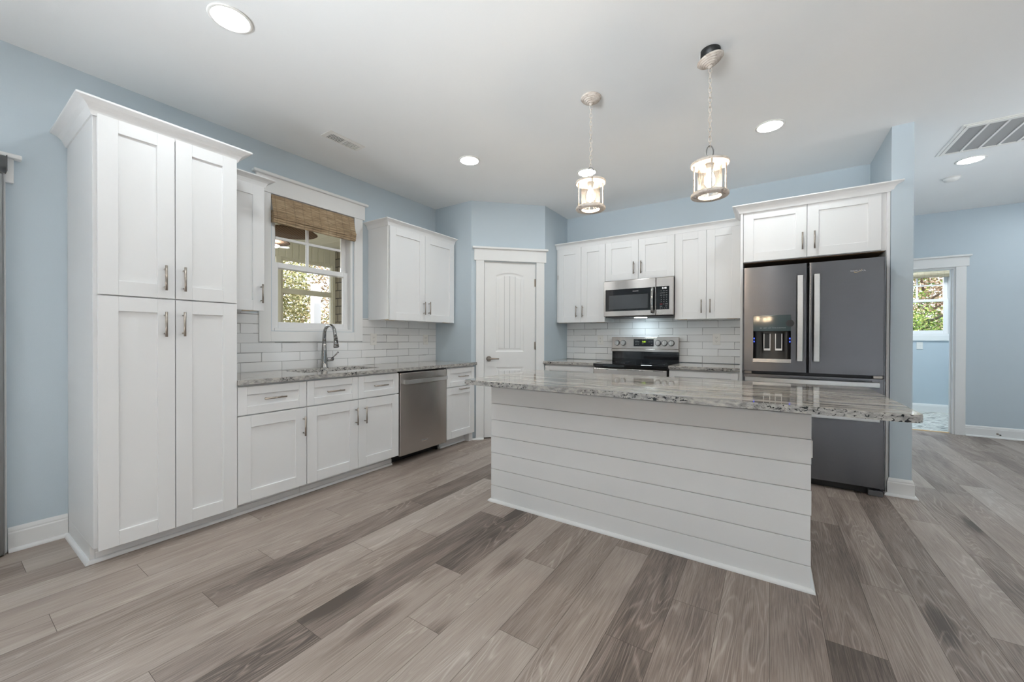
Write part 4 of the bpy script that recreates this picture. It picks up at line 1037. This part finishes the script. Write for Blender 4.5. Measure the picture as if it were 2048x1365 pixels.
# ------------------------------------------------------------------ pendants
def pendant(ax, ay, zring, zcan, label, box):
    r = thing('pendant_light', label, 'pendant light', (ax, ay, CEIL), 'lantern pendants over the island')
    c = (ax, ay, 0)
    zt = zring + .188                                  # top dish
    prof = [(0, zcan), (.062, zcan), (.066, zcan - .004), (.066, zcan - .009), (.061, zcan - .013)]
    for q in range(5): prof += [(.058 - q * .011, zcan - .0125 - q * .007), (.0565 - q * .011, zcan - .020 - q * .007), (.050 - q * .011, zcan - .0205 - q * .007)]
    prof += [(.008, zcan - .052), (0, zcan - .054)]
    m = MB(); m.lathe(prof, c, 40)
    if box:
        for v in m.bm.verts:                              # the loose canopy hangs at a slight tilt
            v.co.z += (v.co.x - ax) * .22 + (v.co.y - ay) * .10
    can = m.build('canopy', M['washed'], r)
    if box:
        m = MB(); m.lathe([(.050, CEIL - .002), (.050, CEIL - .052), (.047, CEIL - .052), (.047, CEIL - .002)], c, 28); lab(m.build('junction_box', M['rubber'], r), 'exposed black junction box')
        m = MB(); m.tube([(ax - .048, ay - .02, CEIL - .002), (ax - .049, ay - .022, CEIL - .05)], .002, 6); m.build('wire', M['plastic'], r)
    # chain of oval links
    m = MB(); ztop = zcan - .052; zbot = zt + .085; ln = .034; k = 0; z = ztop
    n = max(3, round((ztop - zbot) / (ln * .80))); step = (ztop - zbot) / n
    for k in range(n):
        zc = ztop - step * (k + .5); a = (PI / 2 if k % 2 else 0) + .5
        pts = []
        for q in range(14):
            th = 2 * PI * q / 14; rx = .0085 * math.cos(th); rz = (step * .5 + .004) * math.sin(th)
            pts.append((ax + rx * math.cos(a), ay + rx * math.sin(a), zc + rz))
        m.tube(pts, .0019, 6, True)
    m.build('chain', M['washed'], r)
    m = MB(); a = .58; m.tube([(ax + .019 * math.cos(t) * math.cos(a), ay + .019 * math.cos(t) * math.sin(a), zt + .056 + .034 * math.sin(t)) for t in [2 * PI * q / 24 for q in range(24)]], .0032, 8, True); m.build('hanging_ring', M['alu'], r)
    m = MB(); m.lathe([(.0, zt + .034), (.007, zt + .034), (.016, zt + .028), (.016, zt + .022), (.012, zt + .020), (.017, zt + .014), (.017, zt + .006), (.03, zt + .002), (.03, zt - .002), (0, zt - .002)], c, 24); m.build('neck', M['washed'], r)
    m = MB(); m.lathe([(0, zt), (.088, zt), (.097, zt - .004), (.098, zt - .012), (.094, zt - .018), (.090, zt - .013), (.0, zt - .008)], c, 48); m.build('top_dish', M['washed'], r)
    m = MB(); m.lathe([(.058, zring), (.093, zring), (.096, zring + .004), (.096, zring + .013), (.092, zring + .018), (.058, zring + .018), (.058, zring)], c, 48); m.build('bottom_ring', M['washed'], r)
    base = math.atan2(0 - ay, CAM.x - ax)
    for k in range(4):
        a = base + .12 + k * PI / 2; px, py = ax + .079 * math.cos(a), ay + .079 * math.sin(a)
        m = MB(); m.cyl((px, py, zring + .018), (px, py, zt - .012), .0042, 8); m.build('rod', M['washed'], r)
    for k in range(3):
        a = base + .9 + k * 2 * PI / 3; m = MB(); m.lathe([(0, zring - .009), (.003, zring - .006), (.003, zring)], (ax + .076 * math.cos(a), ay + .076 * math.sin(a), 0), 8); m.build('finial', M['alu'], r)
    m = MB(); m.lathe([(.060, zring + .016), (.060, zt - .014)], c, 40); m.build('glass_cylinder', M['seeded'], r, recalc=False)
    m = MB(); m.lathe([(0, zt - .008), (.020, zt - .008), (.020, zt - .045), (.014, zt - .050), (0, zt - .050)], c, 20); m.build('socket', M['plastic'], r)
    zb = zt - .048
    m = MB(); m.lathe([(0, zb), (.013, zb), (.015, zb - .012), (.022, zb - .032), (.0265, zb - .052), (.024, zb - .070), (.014, zb - .084), (0, zb - .089)], c, 20); m.build('bulb', M['bulb'], r)
    return r
pendant(2.441, 2.425, 2.008, CEIL, 'farther lantern pendant with its canopy flush to the ceiling', False)
pendant(3.148, 2.391, 1.944, CEIL - .044, 'nearer lantern pendant with canopy hanging loose below a black box', True)

# ------------------------------------------------------------------ ceiling fittings
def downlight(x, y, label, mat='can_light', group='recessed ceiling lights'):
    r = thing('recessed_light', label, 'ceiling light', (x, y, CEIL), group)
    m = MB(); m.lathe([(.078, -.0005), (.094, -.0005), (.095, -.003), (.090, -.006), (.080, -.007), (.078, -.005), (.078, -.0005)], (x, y, CEIL), 40); m.build('trim_ring', M['plastic'], r)
    m = MB(); m.lathe([(0, -.004), (.078, -.004)], (x, y, CEIL), 40); o = m.build('lens', M[mat], r, recalc=False)
    for p in o.data.polygons:
        if p.normal.z > 0: p.flip()
    return r
for x, y, lb in ((1.186, .849, 'recessed ceiling light nearest the camera, above the tall cabinet'), (1.193, 2.688, 'recessed ceiling light in front of the two-door cabinet near the pantry'),
                 (1.970, 3.492, 'recessed ceiling light partly hidden behind the farther pendant'), (3.421, 3.475, 'recessed ceiling light in front of the refrigerator cabinet'),
                 (4.895, 5.090, 'recessed ceiling light in the hall between return grille and smoke detector')):
    downlight(x, y, lb)
for k, (x, y) in enumerate(((3.52, -.95), (1.19, -1.2), (5.7, -.95), (6.9, 1.2))):
    downlight(x, y, 'recessed ceiling light in the living area out of the picture', 'can_light_living')
for x, y in ((6.6, 3.6), (6.7, 5.2), (6.0, 6.2)): downlight(x, y, 'added recessed fill light for the hall, out of the picture')  # unseen lights added to brighten the far wall and hall
for x, y in ((4.6, 7.9), (5.3, 8.2), (5.9, 7.9)): downlight(x, y, 'added recessed fill light in the laundry, out of sight', 'fill_light_laundry')  # unseen lights added to brighten the room beyond the doorway

# the dining chandelier hangs behind the camera; it shows in the refrigerator, the range and the tile
cxh, cyh, czh = 3.23, -1.45, 1.50
r = thing('chandelier', 'dining chandelier with five warm bulbs behind the camera', 'chandelier', (cxh, cyh, CEIL))
m = MB(); m.lathe([(0, CEIL), (.07, CEIL), (.06, CEIL - .03), (0, CEIL - .03)], (cxh, cyh, 0), 24); m.cyl((cxh, cyh, CEIL - .03), (cxh, cyh, czh + .05), .006, 8); m.lathe([(0, czh + .06), (.03, czh + .04), (.035, czh - .04), (0, czh - .07)], (cxh, cyh, 0), 20); m.build('stem', M['washed'], r)
for k in range(5):
    a = .3 + 2 * PI * k / 5; ex, ey = cxh + .20 * math.cos(a), cyh + .20 * math.sin(a)
    m = MB(); m.tube([(cxh + .03 * math.cos(a), cyh + .03 * math.sin(a), czh - .02), (cxh + .12 * math.cos(a), cyh + .12 * math.sin(a), czh - .06), (ex, ey, czh - .01), (ex, ey, czh + .02)], .006, 8); m.build('arm', M['washed'], r)
    m = MB(); m.lathe([(0, czh + .02), (.013, czh + .03), (.024, czh + .06), (.020, czh + .085), (0, czh + .11)], (ex, ey, 0), 16); m.build('bulb', M['bulb_chandelier'], r)

r = thing('supply_vent', 'small white louvred supply vent in the ceiling', 'vent', (.565, 1.873, CEIL))
m = MB(); z0 = CEIL - .004
m.box((.498, 1.718, z0), (.512, 2.028, CEIL), .0015).box((.594, 1.718, z0), (.632, 2.028, CEIL), .0015).box((.512, 1.718, z0), (.594, 1.755, CEIL)).box((.512, 1.870, z0), (.594, 1.888, CEIL)).box((.512, 2.010, z0), (.594, 2.028, CEIL))
m.build('face_plate', M['plastic'], r)
m = MB(); m.box((.512, 1.755, CEIL - .0012), (.594, 2.010, CEIL - .0004)); m.build('opening', M['slot'], r)
for (a, b, s) in ((1.757, 1.870, 1), (1.889, 2.010, -1)):
    m = MB(); n = 9
    for k in range(n):
        y = a + (b - a) * (k + .5) / n; m.box((.512, y - .0022, CEIL - .0055), (.594, y + .0012 + (.004 if s < 0 else 0), CEIL - .001))
    m.build('louvres', M['plastic'], r)
r = thing('return_air_grille', 'large white return air grille with grey filter in the hall ceiling', 'vent', (5.0, 4.54, CEIL))
X0r, X1r = 4.612, 5.40; Y0r, Y1r = 4.238, 4.838
m = MB(); z0 = CEIL - .010
m.box((X0r, Y0r, z0 + .004), (X0r + .022, Y1r, CEIL), .002).box((X1r - .022, Y0r, z0 + .004), (X1r, Y1r, CEIL), .002).box((X0r + .022, Y0r, z0 + .004), (X1r - .022, Y0r + .022, CEIL), .002).box((X0r + .022, Y1r - .022, z0 + .004), (X1r - .022, Y1r, CEIL), .002)
x = X0r + .022; m.box((x, Y0r + .022, z0), (x + .022, Y1r - .022, CEIL)); m.box((X1r - .044, Y0r + .022, z0), (X1r - .022, Y1r - .022, CEIL)); m.box((X0r + .044, Y0r + .022, z0), (X1r - .044, Y0r + .056, CEIL)); m.box((X0r + .044, Y1r - .036, z0), (X1r - .044, Y1r - .022, CEIL))
m.build('frame', M['plastic'], r)
for k in range(6):
    x = 4.753 + k * .1037
    m = MB(); m.box((x - .007, Y0r + .056, z0), (x + .007, Y1r - .036, CEIL - .002)); m.build('bar', M['plastic'], r)
m = MB(); m.box((X0r + .044, Y0r + .056, CEIL - .0035), (X1r - .044, Y1r - .036, CEIL - .001)); m.build('filter', M['mesh'], r)
r = thing('smoke_detector', 'round white smoke detector on the hall ceiling', 'smoke detector', (4.904, 5.556, CEIL))
m = MB(); m.lathe([(0, -.034), (.030, -.034), (.050, -.026), (.058, -.014), (.060, -.006), (.054, -.004)], (4.904, 5.556, CEIL), 32); m.build('cover', M['plastic'], r)
m = MB(); m.lathe([(0, -.0045), (.064, -.0045), (.066, -.001)], (4.904, 5.556, CEIL), 32); m.build('base_plate', M['plastic'], r)

# ------------------------------------------------------------------ outlets and small wall things
def outlet(T, u, z, label, kind='outlet', d=.0105, mat=None):
    r = thing('outlet_plate' if kind == 'outlet' else 'switch_plate', label, kind, T(u, d, z))
    m = MB(T); m.box((u - .037, d, z - .059), (u + .037, d + .006, z + .059), .003, 2); m.build('plate', M['plastic'], r)
    for s in (-1, 1):
        m = MB(T); m.box((u - .016, d + .006, z + s * .020 - .0145), (u + .016, d + .0078, z + s * .020 + .0145), .003); rc = m.build('receptacle' if kind == 'outlet' else 'rocker', M['plastic'], r)
        if kind == 'outlet':
            m = MB(T)
            for du in (-.006, .006): m.box((u + du - .001, d + .0078, z + s * .020 - .002), (u + du + .001, d + .0081, z + s * .020 + .007))
            m.cyl((u, d + .0078, z + s * .020 - .008), (u, d + .0081, z + s * .020 - .008), .0022, 8); m.build('slots', M['slot'], rc)
    return r
outlet(T_left, 2.572, 1.149, 'white outlet plate on the tile beside the kitchen window')
outlet(T_left, 3.302, 1.148, 'white outlet plate on the tile next to the pantry wall')
outlet(T_back, 1.654, 1.148, 'white outlet plate on the tile left of the range')
outlet(T_back, 2.952, 1.156, 'white outlet plate on the tile between range and refrigerator')
outlet(T_lau, 5.461, 1.065, 'white plate below the window seen through the hall doorway', 'switch', 0.0)
r = thing('door_stop', 'small dark spring door stop on the white hall baseboard', 'door stop', (5.67, 6.97, .05))
m = MB(); m.cyl((5.67, 6.972, .052), (5.67, 6.966, .052), .010, 12); m.build('flange', M['nickel'], r)
m = MB(); m.tube([(5.67 + .004 * math.cos(q * .9), 6.966 - q * .0016, .052 + .004 * math.sin(q * .9)) for q in range(36)], .0014, 5); m.build('spring', M['nickel'], r)
m = MB(); m.cyl((5.67, 6.908, .052), (5.67, 6.896, .052), .007, 10); m.build('tip', M['rubber'], r)

# ------------------------------------------------------------------ outside the kitchen window: porch
PX = -2.6; PY = 3.79
m = MB(); m.box((-3.2, -2, -.25), (-t, PY + .1, -.15)); struct(m.build('floor_porch', M['concrete']))
m = MB(); m.box((-.156, -2, -.15), (-.141, WY0 - .002, 2.6)).box((-.156, WY1 + .002, -.15), (-.141, PY, 2.6)).box((-.156, WY0 - .002, -.15), (-.141, WY1 + .002, WZ0 - .002)).box((-.156, WY0 - .002, WZ1 + .002), (-.141, WY1 + .002, 2.6)); struct(m.build('wall_house_siding', M['siding']))
m = MB()
for k in range(20): m.box((PX, -.2 + k * .2, 2.60), (-t, -.2 + k * .2 + .192, 2.615), .004)
m.box((PX - .15, -.3, 2.616), (-t, PY + .15, 2.66)); struct(m.build('ceiling_porch', M['porchceil']))
m = MB(); m.box((PX, PY, -.15), (-t, PY + .1, 2.6)); struct(m.build('wall_porch_side', M['shingle']))
m = MB(); m.box((PX - .1, -.3, 2.36), (PX, PY, 2.6))
for k in range(34): m.box((PX, .4 + k * .10, 2.372), (PX + .010, .4 + k * .10 + .086, 2.598), .003)
m.box((PX - .1, -.3, -.15), (PX, PY, 1.05)); m.box((PX - .1, 3.74, 1.05), (PX, PY, 2.36)); m.box((PX - .1, 2.86, 1.05), (PX, 2.93, 2.36)); m.box((PX - .1, 1.84, 1.05), (PX, 1.96, 2.36)).box((PX - .1, -.3, 1.05), (PX, -.2, 2.36)); struct(m.build('wall_porch', M['shelltrim']))
m = MB()
for (a, b) in ((2.93, 3.74), (1.98, 2.80)):
    m.box((PX - .07, a, 1.835), (PX - .02, b, 1.915), .004).box((PX - .07, a, 2.33), (PX - .02, b, 2.36)).box((PX - .07, a, 1.05), (PX - .03, a + .04, 2.33)).box((PX - .07, b - .01, 1.05), (PX - .03, b, 2.33)).box((PX - .09, a + .045, 1.05), (PX - .05, b - .1, 1.12))
pw = struct(m.build('window_3', M['shelltrim']))
m = MB(); m.box((PX - .062, 2.97, 1.05), (PX - .058, 3.73, 2.33)); m.build('pane', M['pane'], pw)
m = MB(); m.box((PX - .75, 3.79, -.2), (PX - .64, 3.92, 2.12)); tag(m.build('porch_post', M['trim']), 'white post outside the porch window', 'post')
def rattan_lamp(x, y, z, rad, label, lit):
    r = thing('rattan_ceiling_lamp', label, 'ceiling light', (x, y, z), 'rattan lamps on the porch')
    m = MB(); m.lathe([(.02, z + .09), (rad * .55, z + .06), (rad * .85, z + .03), (rad, z), (rad * .97, z - .004), (0, z - .004)], (x, y, 0), 32); m.build('shade', M['rattan'], r)
    m = MB(); m.cyl((x, y, z + .08), (x, y, 2.6), .012, 10); m.build('stem', M['washed'], r)
    for du in ((-.10, .10) if lit else ()):
        m = MB(); m.cyl((x + du, y + du * .5, z - .004), (x + du, y + du * .5, z - .045), .012, 10); m.build('lamp_holder', M['washed'], r)
        m = MB(); m.lathe([(0, -.066), (.05, -.062), (.062, -.052), (.05, -.044), (0, -.042)], (x + du, y + du * .5, z), 20); m.build('bulb', M['fan_lamp'], r)
rattan_lamp(-1.42, 2.46, 2.43, .30, 'larger woven rattan lamp under the porch ceiling through the window', False)
rattan_lamp(-1.10, 2.02, 2.20, .25, 'lower woven rattan lamp with glowing bulbs seen through the kitchen window', True)

# ------------------------------------------------------------------ plants outside
m = MB(); m.box((-14, -6, -.5), (14, 22, -.3)); struct(m.build('ground', M['soil']))
def plant(name, label, cat, c, half, n, size, mat, group, seed=1):
    rnd = random.Random(seed); r = thing(name, label, cat, (c[0], c[1], -.3), group)
    C0 = Vector(c); bm = bmesh.new(); tn = bm.faces.layers.float.new('tone')
    clumps = [Vector([rnd.uniform(-.8, .8) for _ in range(3)]) for _ in range(46)]
    made = 0
    while made < n:
        cl = rnd.choice(clumps); p = Vector([rnd.gauss(cl[i], .16) for i in range(3)])
        if p.length > 1.15 or max(abs(v) for v in p) > .93: continue
        p = Vector((p.x * half[0], p.y * half[1], p.z * half[2])) + C0
        made += 1
        if p.z < -.2: continue
        a = Vector((rnd.gauss(0, 1), rnd.gauss(0, 1), rnd.gauss(0, .6))).normalized(); b = a.cross(Vector((rnd.gauss(0, 1), rnd.gauss(0, 1), rnd.gauss(0, 1)))).normalized()
        s = size * rnd.uniform(.5, 1.4); wv = b * s * .28
        f = bm.faces.new([bm.verts.new(p + q) for q in (a * 0, a * s * .45 + wv, a * s, a * s * .45 - wv)]); f[tn] = rnd.random()
    org = Vector((c[0], c[1], -.3))
    for v in bm.verts: v.co -= org
    me = bpy.data.meshes.new('foliage'); bm.to_mesh(me); bm.free(); me.materials.append(mat)
    o = bpy.data.objects.new('foliage', me); COL.objects.link(o); o.parent = r; ORG[o.name] = org
    m = MB(); m.tube([(c[0], c[1], -.3), (c[0] + .05, c[1], c[2] * .5), (c[0] - .03, c[1] + .05, c[2])], [.07, .05, .02], 8)
    for k in range(7):
        a = rnd.uniform(0, 2 * PI); z = c[2] - half[2] * .6 + half[2] * .18 * k
        m.tube([(c[0], c[1], max(-.2, z)), (c[0] + half[0] * .55 * math.cos(a), c[1] + half[1] * .55 * math.sin(a), z + half[2] * .3)], [.03, .008], 6)
    m.build('trunk', M['bark'], r)
    return r
G1 = 'trees beyond the porch windows'
plant('garden_tree', 'leafy olive green tree filling the left of the porch window view', 'tree', (-5.6, 4.30, 1.5), (.72, .66, 1.6), 9000, .058, M['leaf_dull'], G1, seed=2)
plant('bare_bush', 'dry tan twiggy bush on the right behind the porch window', 'bush', (-5.6, 5.72, 1.5), (.72, .70, 1.6), 8000, .058, M['leaf_dry'], G1, seed=4)
plant('garden_tree', 'tall background tree high behind the porch window', 'tree', (-8.4, 6.3, 2.5), (1.6, 2.2, 2.4), 12000, .10, M['leaf_dull'], G1, seed=8)
G2 = 'bushes outside the laundry window'
plant('garden_bush', 'bright green bush filling the lower laundry window', 'bush', (5.95, 10.6, 1.0), (.95, .80, 1.05), 17000, .048, M['leaf_bright'], G2, seed=5)
plant('bare_bush', 'dry pinkish twiggy bush in the upper laundry window', 'bush', (6.35, 12.6, 2.1), (1.2, .85, 1.6), 12000, .055, M['leaf_dry'], G2, seed=7)
plant('garden_tree', 'tall light green tree behind the laundry window bushes', 'tree', (6.5, 15.3, 2.8), (2.2, 1.5, 2.8), 11000, .11, M['leaf_bright'], G2, seed=9)
